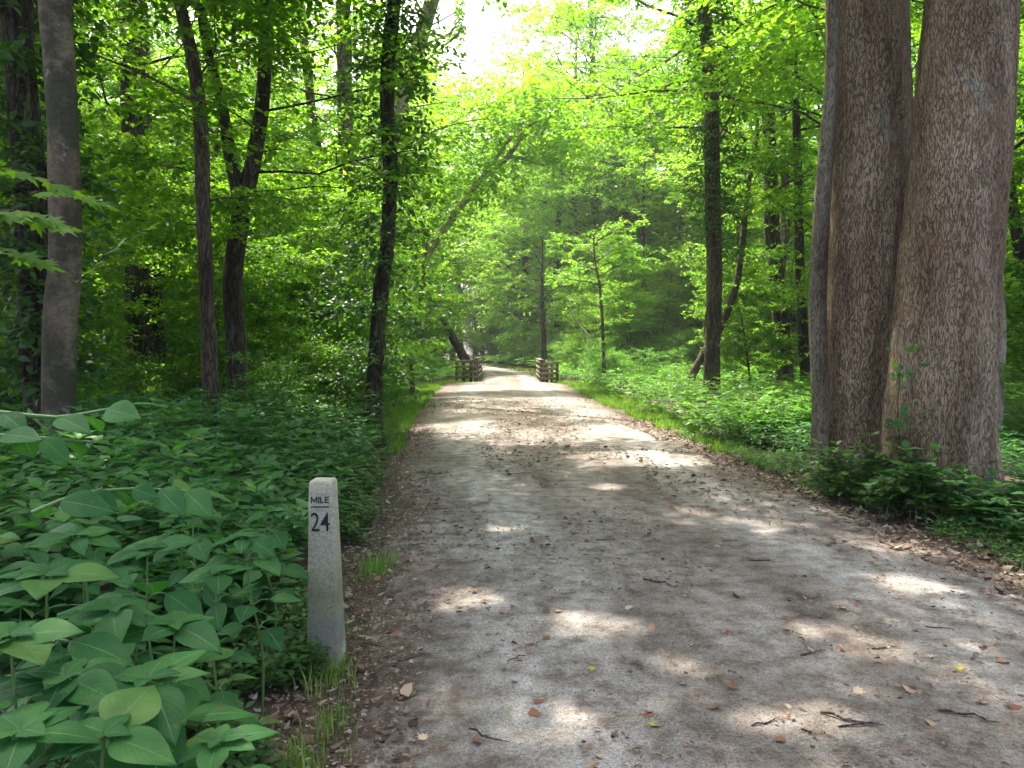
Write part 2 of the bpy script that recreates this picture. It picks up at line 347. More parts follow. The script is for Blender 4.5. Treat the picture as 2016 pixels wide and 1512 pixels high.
def path_mat():
    m, n, l, b, out = newmat('crushed_stone'); tc = n.new('ShaderNodeTexCoord'); v = tc.outputs['Object']
    mp = n.new('ShaderNodeMapping'); mp.inputs['Scale'].default_value = (1.0, .28, 1); mp.inputs['Rotation'].default_value = (0, 0, R(-4)); l.new(v, mp.inputs['Vector'])
    big = noise_node(n, l, mp.outputs[0], 1.5, 5, .6); med = noise_node(n, l, v, 7, 6, .7); fine = noise_node(n, l, v, 75, 5, .8); grit = noise_node(n, l, v, 260, 2, .6)
    c1 = ramp(n, [(.38, (.185, .168, .155)), (.5, (.262, .25, .235)), (.62, (.345, .337, .322))], big.outputs['Fac'], l)
    c2 = ramp(n, [(.36, (.52, .46, .41)), (.48, (.88, .85, .82)), (.62, (1.2, 1.2, 1.2))], med.outputs['Fac'], l)
    c3 = ramp(n, [(.36, (.22, .17, .14)), (.47, (.82, .79, .76)), (.58, (1.1, 1.1, 1.1)), (.70, (1.55, 1.55, 1.55))], fine.outputs['Fac'], l)
    c4 = ramp(n, [(.32, (.45, .42, .4)), (.5, (1, 1, 1)), (.7, (1.4, 1.4, 1.38))], grit.outputs['Fac'], l)
    col = mixc(n, l, 1.0, mixc(n, l, .75, mixc(n, l, 1.0, c1.outputs[0], c2.outputs[0], 'MULTIPLY'), c3.outputs[0], 'MULTIPLY'), c4.outputs[0], 'MULTIPLY')
    # brown leaf mould gathered along both margins (u = 0..1 across the path)
    uv = n.new('ShaderNodeUVMap'); uv.uv_map = 'uv'; sp = n.new('ShaderNodeSeparateXYZ'); l.new(uv.outputs[0], sp.inputs[0])
    tn = n.new('ShaderNodeMath'); tn.operation = 'MULTIPLY_ADD'; l.new(big.outputs['Fac'], tn.inputs[0]); tn.inputs[1].default_value = .35; l.new(sp.outputs[0], tn.inputs[2])
    tr = ramp(n, [(.40, (.86, .84, .82)), (.62, (1.22, 1.22, 1.22)), (.82, (1.18, 1.18, 1.18)), (.98, (.84, .80, .77)), (1.0, (.84, .80, .77))], tn.outputs[0], l)
    col = mixc(n, l, 1.0, col, tr.outputs[0], 'MULTIPLY')
    e = n.new('ShaderNodeMath'); e.operation = 'ADD'; l.new(sp.outputs[0], e.inputs[0]); l.new(med.outputs['Fac'], e.inputs[1])
    er = ramp(n, [(.52, (.85, .85, .85)), (.72, (0, 0, 0))], e.outputs[0], l)
    col = mixc(n, l, er.outputs[0], col, (.10, .07, .05))
    l.new(col, b.inputs['Base Color']); b.inputs['Roughness'].default_value = .92; b.inputs['Specular IOR Level'].default_value = .3
    h = n.new('ShaderNodeMath'); h.operation = 'MULTIPLY_ADD'; l.new(fine.outputs['Fac'], h.inputs[0]); h.inputs[1].default_value = .5; l.new(med.outputs['Fac'], h.inputs[2])
    bp = n.new('ShaderNodeBump'); bp.inputs['Distance'].default_value = .02; bp.inputs['Strength'].default_value = .8; l.new(h.outputs[0], bp.inputs['Height']); l.new(bp.outputs[0], b.inputs['Normal'])
    return m
ys = np.concatenate([np.arange(-6, 14, .25), np.arange(14, 60, 1.0), np.arange(60, 420, 8)])
xs = np.concatenate([-np.geomspace(9, 300, 26)[::-1], np.arange(-8.75, 9, .25), np.geomspace(9.2, 300, 26)])
X, Y = np.meshgrid(xs, ys); Z = gh(X, Y) - .012
g = MB(); g.addgrid(np.stack([X, Y, Z], -1).reshape(-1, 3)[:], len(ys), len(xs), closed=False)
kind(g.build('ground', ground_mat()), 'structure')
py_ = np.concatenate([np.arange(-3, 14, .12), np.arange(14, 60, .5), np.arange(60, 180, 4)])
NC = 25; rows = []; uvs = []
for y in py_:
    a = pl(y) + (float(fbm(np.array([y * 1.4, 3.3]), 2, 4)) - .5) * .35; bb = pr(y) + (float(fbm(np.array([y * 1.4, 9.3]), 4, 4)) - .5) * .35
    for j in range(NC):
        t = j / (NC - 1); x = a + (bb - a) * t
        edge = min(t, 1 - t); z = .004 + .03 * min(1, edge * 5) + .01 * (float(fbm(np.array([x * 1.2, y * .5]), 8, 2)) - .5)
        rows.append((x, y, z if 0 < j < NC - 1 else -.015)); uvs.append((edge * 2.2, y))
p = MB(); p.addgrid(rows, len(py_), NC, closed=False)
po = p.build('path', path_mat()); kind(po, 'structure')
uvs = np.array(uvs); li = np.zeros(len(po.data.loops), np.int32); po.data.loops.foreach_get('vertex_index', li)
po.data.uv_layers['uv'].data.foreach_set('uv', uvs[li].astype(np.float32).ravel())

# ------------------------------------------------------------------ trunks, branches, crowns
def smoothpath(pts, rad, step=.35):
    pts = [Vector(p) for p in pts]; out = []; ro = []
    n = len(pts)
    for i in range(n - 1):
        p0 = pts[max(0, i - 1)]; p1 = pts[i]; p2 = pts[i + 1]; p3 = pts[min(n - 1, i + 2)]
        k = max(1, int((p2 - p1).length / step))
        for j in range(k):
            t = j / k
            out.append(.5 * ((2 * p1) + (p2 - p0) * t + (2 * p0 - 5 * p1 + 4 * p2 - p3) * t * t + (3 * p1 - p0 - 3 * p2 + p3) * t ** 3))
            ro.append(rad[i] * (1 - t) + rad[i + 1] * t)
    out.append(pts[-1]); ro.append(rad[-1])
    return np.array([tuple(v) for v in out]), np.array(ro)
def tube(mb, pts, rad, ns=8, rough=0., seed=0, step=.35, fscale=(7, 1.2), mi=0, flare=0.):
    P, r = smoothpath(pts, rad, step) if step else (np.array([tuple(p) for p in pts], float), np.array(rad, float))
    T = np.gradient(P, axis=0); T /= np.linalg.norm(T, axis=1, keepdims=True) + 1e-9
    ref = np.array([1., 0, 0]) if abs(T[0][0]) < .8 else np.array([0, 1., 0])
    A = np.cross(T, ref[None]); A /= np.linalg.norm(A, axis=1, keepdims=True) + 1e-9; B = np.cross(T, A)
    th = np.arange(ns) / ns * 2 * np.pi
    rr = r[:, None] * np.ones(ns)[None]
    if rough:
        q = np.stack([np.cos(th)[None] * r[:, None] * fscale[0], np.sin(th)[None] * r[:, None] * fscale[0], np.repeat(P[:, 2:3] * fscale[1], ns, 1)], -1)
        rr = rr + rough * (np.abs(fbm(q, seed, 4) - .5) * 2 - .25)
        q2 = np.stack([np.cos(th)[None] * 1.3 + 0 * r[:, None], np.sin(th)[None] * 1.3 + 0 * r[:, None], np.repeat(P[:, 2:3] * .5, ns, 1)], -1)
        rr = rr * (1 + .16 * (fbm(q2, seed + 9, 2) - .5))
    if flare:
        hgt = P[:, 2] - P[0, 2]
        lob = .55 + .45 * np.cos(th * 5 + seed)[None]
        rr = rr * (1 + flare * np.exp(-np.clip(hgt, 0, None)[:, None] / .45) * lob)
    V = P[:, None] + rr[..., None] * (np.cos(th)[None, :, None] * A[:, None] + np.sin(th)[None, :, None] * B[:, None])
    mb.addgrid(V.reshape(-1, 3), len(P), ns, True, mi=mi)
UP = np.array([0, 0, 1.])
def sprays(mb, S, E, nl, size, tmpl, jit=.4, filt=None, off=(0, 0, 0), droop=.12, mi=0, thin=None):
    """leaves along twigs S->E"""
    S = np.asarray(S, float); E = np.asarray(E, float)
    if len(S) == 0: return
    D = E - S; Ln = np.linalg.norm(D, axis=1, keepdims=True); Dn = D / (Ln + 1e-9)
    n = len(S)
    t = np.tile((np.arange(nl) + .6) / nl, (n, 1)); t = np.clip(t + rng.normal(0, .04, t.shape), .05, 1.03)
    sd = np.where(np.arange(nl) % 2 == 0, 1., -1.)[None, :] * np.ones((n, 1))
    lat = np.cross(Dn, UP[None]); lat /= np.linalg.norm(lat, axis=1, keepdims=True) + 1e-6
    P = S[:, None] + D[:, None] * t[..., None]; P[..., 2] -= droop * (t ** 2) * Ln
    P = P + rng.normal(0, .03, P.shape)
    ld = lat[:, None] * sd[..., None] * .9 + Dn[:, None] * .55 + rng.normal(0, .3, P.shape); ld[..., 2] -= .22
    N = UP[None, None] + rng.normal(0, jit, P.shape)
    P = P.reshape(-1, 3); ld = ld.reshape(-1, 3); N = N.reshape(-1, 3)
    tint = np.repeat(np.clip(rng.normal(.45, .16, n), 0, 1), nl) + rng.normal(0, .17, n * nl)
    L = size * rng.uniform(.65, 1.25, len(P))
    k = np.ones(len(P), bool)
    if thin is not None: k &= rng.random(len(P)) < thin
    if filt is not None: k &= ~filt(P + np.asarray(off)[None])
    mb.leaves(tmpl, P[k], ld[k], N[k], L[k], None, np.clip(tint, 0, 1)[k], mi=mi)
def corridor(x, y, z):
    return y > 19 and abs(x + .25) < .045 * y + .1 and z > 4
def crown(wood, leaf, trunk, H0, H1, Rmax, nl, size, tmpl, seed, nsub=6, ntw=5, nleaf=12, rise=.45, prof=None, filt=None, off=(0, 0, 0), limb_r=.06, wi=0, li=0, droop=.12, dirs=None, jit=.4, sidebr=True):
    """trunk: smooth polyline array. limbs from height H0 to H1 around it."""
    rs = np.random.default_rng(seed)
    S = []; E = []
    for i in range(nl):
        f = (i + rs.random() * .7) / nl; z = H0 + (H1 - H0) * f
        j = int(np.argmin(np.abs(trunk[:, 2] - z))); b = trunk[j]
        az = i * 2.39996 + rs.normal(0, .7)
        if dirs is not None: az = dirs[0] + rs.uniform(-dirs[1], dirs[1])
        pf = prof(f) if prof else (math.sin(math.pi * (.18 + .78 * f)) ** .8)
        L = Rmax * pf * rs.uniform(.5, 1.2)
        d = np.array([math.cos(az), math.sin(az), 0]); up = rise * rs.uniform(.2, 2.0)
        pts = [b]; cur = b.copy(); dd = d.copy(); nseg = 6
        for s in range(nseg):
            slope = up * (1 - .75 * s / nseg)
            dd = dd + np.array([rs.normal(0, .30), rs.normal(0, .30), 0]); dd /= np.linalg.norm(dd)
            nx = cur + (dd + np.array([0, 0, slope + rs.normal(0, .1)])) * L / nseg
            if filt is not None and s > 0 and corridor(nx[0] + off[0], nx[1] + off[1], nx[2] + off[2]): break
            cur = nx; pts.append(cur.copy())
        while len(pts) < nseg + 1: pts.append(pts[-1] + (pts[-1] - pts[-2]) * .08)
        pts = np.array(pts); lr = limb_r * .5 * (L / Rmax) ** .8
        if wood is not None: tube(wood, pts, np.linspace(lr, lr * .2, len(pts)), 5, step=0, mi=wi)
        for s in range(nsub):
            ft = .25 + .75 * (s + .5) / nsub; k = ft * nseg; i0 = min(nseg - 1, int(k)); q = pts[i0] + (pts[i0 + 1] - pts[i0]) * (k - i0)
            td = pts[i0 + 1] - pts[i0]; td /= np.linalg.norm(td) + 1e-9
            lat = np.cross(td, UP); lat /= np.linalg.norm(lat) + 1e-9
            sl = L * .38 * (1.15 - .6 * ft) * rs.uniform(.7, 1.3) + .35
            sdir = lat * (1 if s % 2 else -1) * .85 + td * .6 + np.array([0, 0, rs.normal(.05, .25)]); sdir /= np.linalg.norm(sdir)
            e = q + sdir * sl
            if wood is not None and sidebr: tube(wood, [q, (q + e) / 2 + rs.normal(0, .04, 3), e], [lr * .32, lr * .22, lr * .08], 4, step=0, mi=wi)
            for t_ in range(ntw):
                g_ = (t_ + .8) / ntw; c = q + (e - q) * g_
                l2 = np.cross(sdir, UP); l2 /= np.linalg.norm(l2) + 1e-9
                td2 = l2 * (1 if t_ % 2 else -1) * rs.uniform(.5, 1) + sdir * .7 + np.array([0, 0, rs.normal(0, .25)]); td2 /= np.linalg.norm(td2)
                S.append(c); E.append(c + td2 * rs.uniform(.45, .95) * (.55 + .07 * Rmax))
        S.append(pts[-1]); E.append(pts[-1] + dd * .7)
    sprays(leaf, S, E, nleaf, size, tmpl, jit, filt, off, droop, mi=li)
    return np.array(S), np.array(E)

def proto_tree(seed, H, R0, Rc, base, leaf, lm, bark, nl=24, nsub=6, ntw=5, nleaf=13, lean=.3, onemesh=False, tmpl=T_QD, rise=.45):
    rs = np.random.default_rng(seed)
    pts = [(0, 0, -.3)]; x = y = 0; a = rs.uniform(0, 6.28)
    for k in range(1, 7):
        x += lean * math.cos(a) * .5 + rs.normal(0, .12 * H / 12); y += lean * math.sin(a) * .5 + rs.normal(0, .12 * H / 12); pts.append((x, y, H * k / 6.3))
    rad = [R0 * 1.15] + [R0 * (1 - .14 * k) for k in range(1, 7)]
    T, r = smoothpath(pts, rad, .5)
    if onemesh:
        mb = MB(); tube(mb, pts, rad, 7, step=1.0, mi=0)
        crown(mb, mb, T, base, H * .97, Rc, nl, leaf, tmpl, seed, nsub, ntw, nleaf, rise, limb_r=R0 * .35, wi=0, li=1, sidebr=False)
        return mb.mesh('tree', [bark, lm])
    wd = MB(); lf = MB()
    tube(wd, pts, rad, 12, rough=R0 * .12, seed=seed, step=.5, flare=.35)
    crown(wd, lf, T, base, H * .97, Rc, nl, leaf, tmpl, seed, nsub, ntw, nleaf, rise, limb_r=R0 * .42)
    return wd.mesh('trunk', bark), lf.mesh('crown', lm)
def put_tree(pm, loc, rz, sc, label, group, name='forest_tree', cat='tree', cn='crown'):
    t = thing(name, label, cat, loc, rz, group); t.scale = (sc, sc, sc)
    a = bpy.data.objects.new('trunk', pm[0]); C.objects.link(a); a.parent = t
    b = bpy.data.objects.new(cn, pm[1]); C.objects.link(b); b.parent = t
    return t

# --- prototypes
TALL = [proto_tree(100 + k, H, r, rc, base, .125, lm, bk, nl=36, nsub=7, ntw=6, nleaf=16, rise=.55) for k, (H, r, rc, base, lm, bk) in enumerate([
    (20, .2, 5.0, 3.6, M_CAN, B_DARK), (22, .25, 5.6, 5.0, M_CANL, B_MID), (18, .17, 4.8, 2.5, M_CAN, B_MID), (21, .19, 5.0, 3.6, M_CANL, B_DARK)])]
UNDER = [proto_tree(200 + k, H, r, rc, base, .115, lm, bk, nl=34, nsub=7, nleaf=16, rise=.45) for k, (H, r, rc, base, lm, bk) in enumerate([
    (8, .06, 2.8, .8, M_CANL, B_MID), (6.5, .055, 2.3, .7, M_CAN, B_DARK), (10, .075, 3.1, 1.2, M_CAN, B_MID), (7.2, .06, 2.5, .8, M_CANL, B_DARK)])]
SHRUB = [proto_tree(300 + k, H, r, rc, base, .085, lm, bk, nl=22, nsub=4, nleaf=11, rise=.7) for k, (H, r, rc, base, lm, bk) in enumerate([
    (2.6, .03, 1.3, .15, M_SUNY, B_MID), (2.0, .025, 1.2, .1, M_CAN, B_MID)])]
FARP = [proto_tree(400 + k, H, r, rc, base, .20, lm, bk, nl=46, nsub=7, nleaf=13, rise=.5, onemesh=True, tmpl=T_RH) for k, (H, r, rc, base, lm, bk) in enumerate([
    (21, .3, 5.5, 1.5, M_CANL, B_DARK), (24, .3, 6.0, 2.0, M_CANL, B_MID), (18, .25, 5.0, 1.0, M_CANL, B_MID)])]

def scatter(n, x0, x1, y0, y1, mind, ok, seed, tries=6000):
    rs = np.random.default_rng(seed); out = []
    for _ in range(tries):
        x = rs.uniform(x0, x1); y = rs.uniform(y0, y1)
        if not ok(x, y): continue
        if all((x - a) ** 2 + (y - b) ** 2 > mind ** 2 for a, b in out): out.append((x, y))
        if len(out) >= n: break
    return out
def inview(x, y, m=4): return abs(x) < .70 * y + m
def shadow_clear(x, y, zc=12, r=4.5):
    """the crown's shade should not fall on the sunny part of the path"""
    sx, sy = x - SXY[0] * zc, y - SXY[1] * zc
    if 4 < sx < 14 and 19 < sy < 36: return False
    return not (18 < sy < 42 and pl(sy) - r < sx < pr(sy) + r * .6)
rs = np.random.default_rng(5)
KEEP = [(-9.5, 20), (-8.7, 18.3), (-3.4, 50), (-3.2, 46), (-3.0, 42), (-7.3, 22), (-4.9, 12), (-5.0, 14), (-2.7, 15), (5.7, 22), (5, 8.5), (-6.5, 8)]
def far_from(x, y, d): return all((x - a) ** 2 + (y - b) ** 2 > d * d for a, b in KEEP)
def sidew(x, y): return 'left' if x < (pl(y) + pr(y)) / 2 else 'right'
cnt = {}
for (x, y, k, sc) in [(-3.5, 12.2, 0, .5), (-4.4, 15.2, 1, .8), (-6.4, 14.3, 0, .75), (-8.2, 12.0, 1, .8), (-5.9, 11.2, 0, .5), (-3.3, 16.2, 0, .6), (-7.4, 16.5, 1, .6), (-10.2, 14.2, 0, 1.0), (-9.6, 16.8, 1, 1.2), (-3.9, 18.5, 1, .8)]:
    put_tree(SHRUB[k], (x, y, float(gh(x, y))), rs.uniform(0, 6.28), sc, 'leafy bush standing among the left trunks behind the broad-leaved bank', 'bushes among the left trunks', 'shrub', 'shrub', 'foliage')
for (x, y, k, sc) in [(-6.1, 16.6, 1, .75), (-9.4, 14.6, 3, .8), (-4.2, 19, 0, .7), (-11.5, 17.5, 2, .8), (-3.7, 22, 3, .65), (-5.6, 20.5, 2, .7), (7.6, 24.5, 1, .7), (9.6, 21.0, 0, .7)]:
    put_tree(UNDER[k], (x, y, float(gh(x, y))), rs.uniform(0, 6.28), sc, 'slender understory tree with layered light green leaves in the %s woods' % sidew(x, y), 'understory trees in the %s woods' % sidew(x, y), 'young_tree')
# tall trees on both sides
for x, y in scatter(60, -38, 42, 16, 62, 4.2, lambda x, y: offpath(x, y) > 3.6 + (1.5 if y > 45 else 0) and inview(x, y) and far_from(x, y, 3.0) and shadow_clear(x, y) and not (-9.5 < x < 0 and 30 < y < 47), 31):
    i = int(rs.integers(4)); s = sidew(x, y)
    put_tree(TALL[i], (x, y, float(gh(x, y))), rs.uniform(0, 6.28), rs.uniform(.85, 1.15), 'tall leafy tree with bare lower trunk in the woods %s of the path' % s, 'tall trees in the %s woods' % s)
for x, y in scatter(120, -34, 38, 12, 62, 2.2, lambda x, y: offpath(x, y) > 2.4 + (1.2 if y > 30 else 0) + (1.0 if x < 0 and y < 20 else 0) + (2.2 if x > 0 and y < 34 else 0) and inview(x, y, 3) and far_from(x, y, 1.8) and not (5 < x < 13 and 17 < y < 36) and not (x < 0 and y < 17 and x > -8), 32):
    i = int(rs.integers(4)); s = sidew(x, y)
    put_tree(UNDER[i], (x, y, float(gh(x, y))), rs.uniform(0, 6.28), rs.uniform(.7, 1.15), 'slender understory tree with layered light green leaves in the %s woods' % s, 'understory trees in the %s woods' % s, 'young_tree')
for x, y in scatter(90, -26, 32, 18, 75, 1.7, lambda x, y: offpath(x, y) > 1.6 + (.7 if y < 37 else 0) and inview(x, y, 1) and offpath(x, y) < 12 and not (39 < y < 50 and abs(x + .072 * y) < 1.4) and not (5 < x < 14 and 15 < y < 34), 33):
    i = int(rs.integers(2)); s = sidew(x, y)
    put_tree(SHRUB[i], (x, y, float(gh(x, y))), rs.uniform(0, 6.28), rs.uniform(.5, 1.0) * (.75 if y < 40 else 1.1), 'low bushy green shrub at the edge of the %s woods' % s, 'shrubs along the %s side of the path' % s, 'shrub', 'shrub', 'foliage')
for x, y in [(-8.6, 58), (-12.5, 64), (3.4, 70), (7.0, 63), (2.0, 84), (-1.5, 97), (-4, 108), (-9, 118), (8, 78), (-17, 72), (-15.5, 84), (-19, 98), (13, 60), (-28, 112), (-36, 118), (0, 112), (5, 92)] + scatter(170, -85, 85, 56, 130, 4.6, lambda x, y: offpath(x, y) > 4 and inview(x, y), 34, 9000):
    s = sidew(x, y)
    o = bpy.data.objects.new('distant_tree', FARP[int(rs.integers(3))]); C.objects.link(o)
    o.location = (x, y, float(gh(x, y)) - .2); o.rotation_euler = (0, 0, rs.uniform(0, 6.28)); k = rs.uniform(.95, 1.2) * (1.32 if abs(x + 1) < .16 * y else 1); o.scale = (k, k, k)
    tag(o, 'distant leafy tree in the green wall of woods beyond the wooden railings on the %s' % s, 'tree', 'distant trees on the %s' % s)

for x, y in scatter(34, -6.5, -3.6, 17, 37, .9, lambda x, y: 1.7 < offpath(x, y) < 3.2, 35) + scatter(16, 3.5, 7, 34, 46, .9, lambda x, y: 1.3 < offpath(x, y) < 3.5, 36):
    s = sidew(x, y)
    put_tree(SHRUB[int(rs.integers(2))], (x, y, float(gh(x, y))), rs.uniform(0, 6.28), rs.uniform(.38, .7), 'small leafy bush growing right behind the %s grass verge' % s, 'bushes behind the %s verge' % s, 'shrub', 'shrub', 'foliage')
for x, y in scatter(60, -40, 14, 56, 112, 2.6, lambda x, y: 1.8 < offpath(x, y) < 16, 37):
    s = sidew(x, y)
    put_tree(SHRUB[int(rs.integers(2))], (x, y, float(gh(x, y))), rs.uniform(0, 6.28), rs.uniform(1.0, 1.7), 'big distant shrub under the far trees %s of the bend' % s, 'distant shrubs %s of the bend' % s, 'shrub', 'shrub', 'foliage')
# --- the individually recognisable trees
def special(name, label, Y, pix, widths, bark, top, crown_spec=None, ns=20, rough=.02, cat='tree', group=None, flare=.3, Ys=None, step=.25, extra=None, leafm=None, size=.11):
    """pix: photo points base->top of frame, widths in px; top: list of extra world points (relative) with radii"""
    W = [at(px, py, (Ys[i] if Ys else Y)) for i, (px, py) in enumerate(pix)]
    rad = [w_ / 2 / FPX * (Ys[i] if Ys else Y) for i, w_ in enumerate(widths)]
    base = W[0].copy(); bz = float(gh(base.x, base.y)); base.z = bz
    pts = [Vector((W[0].x - base.x, W[0].y - base.y, -.25))] + [p_ - base for p_ in (W if W[0].z > bz + .3 else W[1:])]
    rad = [rad[0] * 1.05] + (rad if W[0].z > bz + .3 else rad[1:])
    for (dx, dy, dz, r_) in top:
        pts.append(pts[-1] + Vector((dx, dy, dz))); rad.append(r_)
    t = thing(name, label, cat, base, 0, group)
    wd = MB(); tube(wd, pts, rad, ns, rough=rough, seed=int(abs(base.x) * 100), step=step, flare=flare)
    T, r = smoothpath(pts, rad, .3)
    if extra: extra(wd, base, T)
    if crown_spec:
        lf = MB()
        for cs in (crown_spec if isinstance(crown_spec, list) else [crown_spec]):
            crown(wd, lf, T, off=tuple(base), **{**dict(filt=canopy_filter), **cs})
        lf.build('crown', leafm or M_CAN, t)
    wd.build('trunk', bark, t)
    return t, base, T, r
def canopy_filter(P):
    k = lit(P)
    k |= (P[:, 1] > 19) & (np.abs(P[:, 0] + .25) < .045 * P[:, 1] + .1 * np.sin(P[:, 2] * 3) + .2) & (P[:, 2] > 4)
    return k
def corridor_filter(P): return (P[:, 1] > 19) & (np.abs(P[:, 0] + .25) < .045 * P[:, 1] + .2) & (P[:, 2] > 4)
def ivy(name, label, base, T, r, z0, z1, n, size, mat=M_IVY, spread=.22, hang=None, group=None, tmpl=T_MID, az=None):
    j = rng.integers(0, len(T), n * 3); j = j[(T[j, 2] > z0) & (T[j, 2] < z1)][:n]
    nz = vnoise(T[j] * 1.7 + 5, 3); j = j[rng.random(len(j)) < np.clip((nz - .2) * 2.2, .12, 1)]
    a = rng.uniform(0, 2 * np.pi, len(j)) if az is None else rng.uniform(az[0], az[1], len(j))
    rr = r[j] + .02 + np.abs(rng.normal(0, spread, len(j)))
    O = np.stack([np.cos(a), np.sin(a), np.zeros(len(j))], -1)
    P = T[j] + O * rr[:, None]; P[:, 2] += rng.uniform(-.2, .2, len(j))
    D = O * .6 + rng.normal(0, .35, P.shape); D[:, 2] -= .5
    N = O * .6 + UP * .8 + rng.normal(0, .3, P.shape)
    mb = MB(); mb.leaves(tmpl, P, D, N, size * rng.uniform(.6, 1.25, len(P)), 1.25)
    st = MB(); q = []
    for k in range(0, len(T), 3):
        if z0 - .5 < T[k, 2] < z1: aa = T[k, 2] * 1.3; q.append(T[k] + np.array([math.cos(aa), math.sin(aa), 0]) * (r[k] + .01))
    if hang:
        sel = T[(T[:, 2] > z0) & (T[:, 2] < z1)]
        if len(sel) > 2: crown(st, mb, sel, z0, z1, hang, int((z1 - z0) * 11), size * .9, tmpl, int(z1 * 10), 3, 3, 8, .1, limb_r=.012, droop=.3, prof=lambda f: .45 + .55 * float(vnoise(np.array([f * 5., 2.]), 7)))
    t = thing(name, label, 'vine', base, 0, group)
    mb.build('leaves', mat, t)
    if len(q) > 3: tube(st, q, [.018] * len(q), 5, step=.2); st.build('stem', B_MID, t)
    return t

CS = lambda **k: dict(dict(nl=16, size=.155, tmpl=T_QD, seed=1, nsub=7, ntw=6, nleaf=15, limb_r=.09), **k)
# twin giants on the right
t1, b1, T1, r1 = special('giant_tree', 'massive straight brown trunk, left one of the touching pair beside the path', 8.9,
    [(1690, 900), (1692, 800), (1700, 600), (1712, 400), (1710, 200), (1704, 0), (1700, -300)], [150, 140, 150, 160, 158, 148, 140], B_GIANT,
    [(0, .3, 3, .36), (-.4, .5, 3, .3), (-.5, .6, 3, .2)], [CS(H0=9, H1=17, Rmax=7.5, seed=11, nl=20)], ns=180, rough=.045, step=.04, flare=.2)
t2, b2, T2, r2 = special('giant_tree', 'massive leaning brown trunk, right one of the touching pair beside the path', 7.9,
    [(1856, 985), (1850, 850), (1858, 700), (1872, 500), (1890, 300), (1900, 150), (1912, 0), (1930, -300)], [204, 196, 194, 186, 172, 166, 158, 150], B_GIANT,
    [(.3, .3, 3, .36), (.2, .4, 3, .3), (0, .6, 3, .2)], [CS(H0=8, H1=16, Rmax=7.0, seed=12, nl=20)], ns=200, rough=.045, step=.04, flare=.28)
special('slim_tree', 'slim grey brown trunk pressed against the left giant trunk', 8.6,
    [(1614, 880), (1616, 780), (1610, 600), (1618, 420), (1630, 260), (1640, 100), (1640, -200)], [33, 34, 34, 32, 28, 23, 20], B_SMOOTH, [(0, 0, 2, .05)],
    [CS(H0=6.2, H1=9, Rmax=1.8, seed=13, nl=5, nsub=4)], ns=32, rough=.008, step=.1, flare=.15)
# vine-clad tree right of the path
t3, b3, T3, r3 = special('vine_clad_tree', 'straight trunk with leafy vines standing in undergrowth right of the path', 21.5,
    [(1400, 800), (1402, 700), (1406, 550), (1402, 350), (1400, 180), (1385, 0), (1378, -120)], [34, 31, 31, 30, 30, 27, 26], B_MID,
    [(-.3, -.4, 3, .15), (-.3, 0, 3, .1)], [CS(H0=7.0, H1=14.5, Rmax=5.0, seed=14, nl=26, size=.12, dirs=(3.6, 1.9), filt=corridor_filter, rise=.3), CS(H0=8, H1=15, Rmax=4, seed=15, nl=8, size=.12)], ns=24, rough=.03)
ivy('climbing_vine', 'dense leafy vine wrapped round the straight trunk right of the path', b3, T3, r3, 4.0, 12, 1500, .12, spread=.16, hang=.8)
ivy('climbing_vine', 'sparse vine leaves on the lower half of the straight trunk right of the path', b3, T3, r3, .3, 4.2, 260, .12, spread=.14)
special('crooked_tree', 'short crooked trunk leaning against the vine-clad tree right of the path', 23.5,
    [(1345, 780), (1360, 745), (1384, 700), (1420, 640), (1450, 560), (1462, 470), (1476, 350)], [17, 17, 16, 15, 13, 11, 9], B_MID, [(.3, .2, 1.5, .04)], [CS(H0=4, H1=7, Rmax=2.6, seed=16, nl=9, size=.11, nsub=5)], ns=10, rough=.015)
# left group
t4, b4, T4, r4 = special('beech_tree', 'smooth mottled grey trunk nearest the camera on the left', 7.7,
    [(108, 1000), (115, 850), (118, 650), (128, 500), (125, 300), (118, 150), (108, 0), (100, -300)], [58, 60, 62, 60, 56, 57, 58, 52], B_LIGHT,
    [(.3, .5, 3, .13), (.4, .8, 3, .1), (.3, .5, 3, .07)], [CS(H0=6.8, H1=15.5, Rmax=6.5, seed=21, nl=36)], ns=48, rough=.015, step=.1)
t5, b5, T5, r5 = special('leaning_tree', 'dark ivy-hung trunk leaning left behind the mottled grey trunk', 8.6,
    [(92, 960), (80, 800), (66, 650), (66, 500), (62, 380), (46, 200), (28, 0), (0, -250)], [52, 58, 58, 56, 54, 54, 52, 46], B_DARK,
    [(-.4, .6, 3, .12), (0, .6, 3, .08)], [CS(H0=7, H1=14, Rmax=5.5, seed=22, nl=24)], ns=32, rough=.03, step=.12)
ivy('climbing_vine', 'dark vine hanging over the leaning trunk at the far left', b5, T5, r5, 1.0, 7.2, 500, .14, spread=.10, hang=.45)
special('furrowed_tree', 'thick dark trunk with deep furrows further back on the left', 20,
    [(292, 800), (288, 700), (283, 600), (280, 480), (276, 380), (270, 250), (262, 0)], [72, 68, 70, 66, 60, 56, 50], B_DARK, [(0, 0, 3, .2), (.2, 0, 3, .12)], [CS(H0=5.5, H1=15, Rmax=6, seed=23, nl=24, size=.12, nsub=7)], ns=40, rough=.07, step=.12)
t6, b6, T6, r6 = special('slender_tree', 'slender brown trunk curving left, rising from the undergrowth', 11.6,
    [(417, 850), (412, 700), (408, 600), (400, 400), (396, 250), (380, 120), (352, 0), (320, -150)], [34, 30, 27, 27, 27, 26, 24, 22], B_MID,
    [(-.3, .3, 2.5, .07), (0, .3, 2.5, .05)], [CS(H0=3.6, H1=6.8, Rmax=2.6, seed=24, nl=9, limb_r=.05, size=.11, nsub=5, rise=.25), CS(H0=7, H1=12.5, Rmax=4.2, seed=25, nl=12)], ns=24, rough=.02, step=.12)
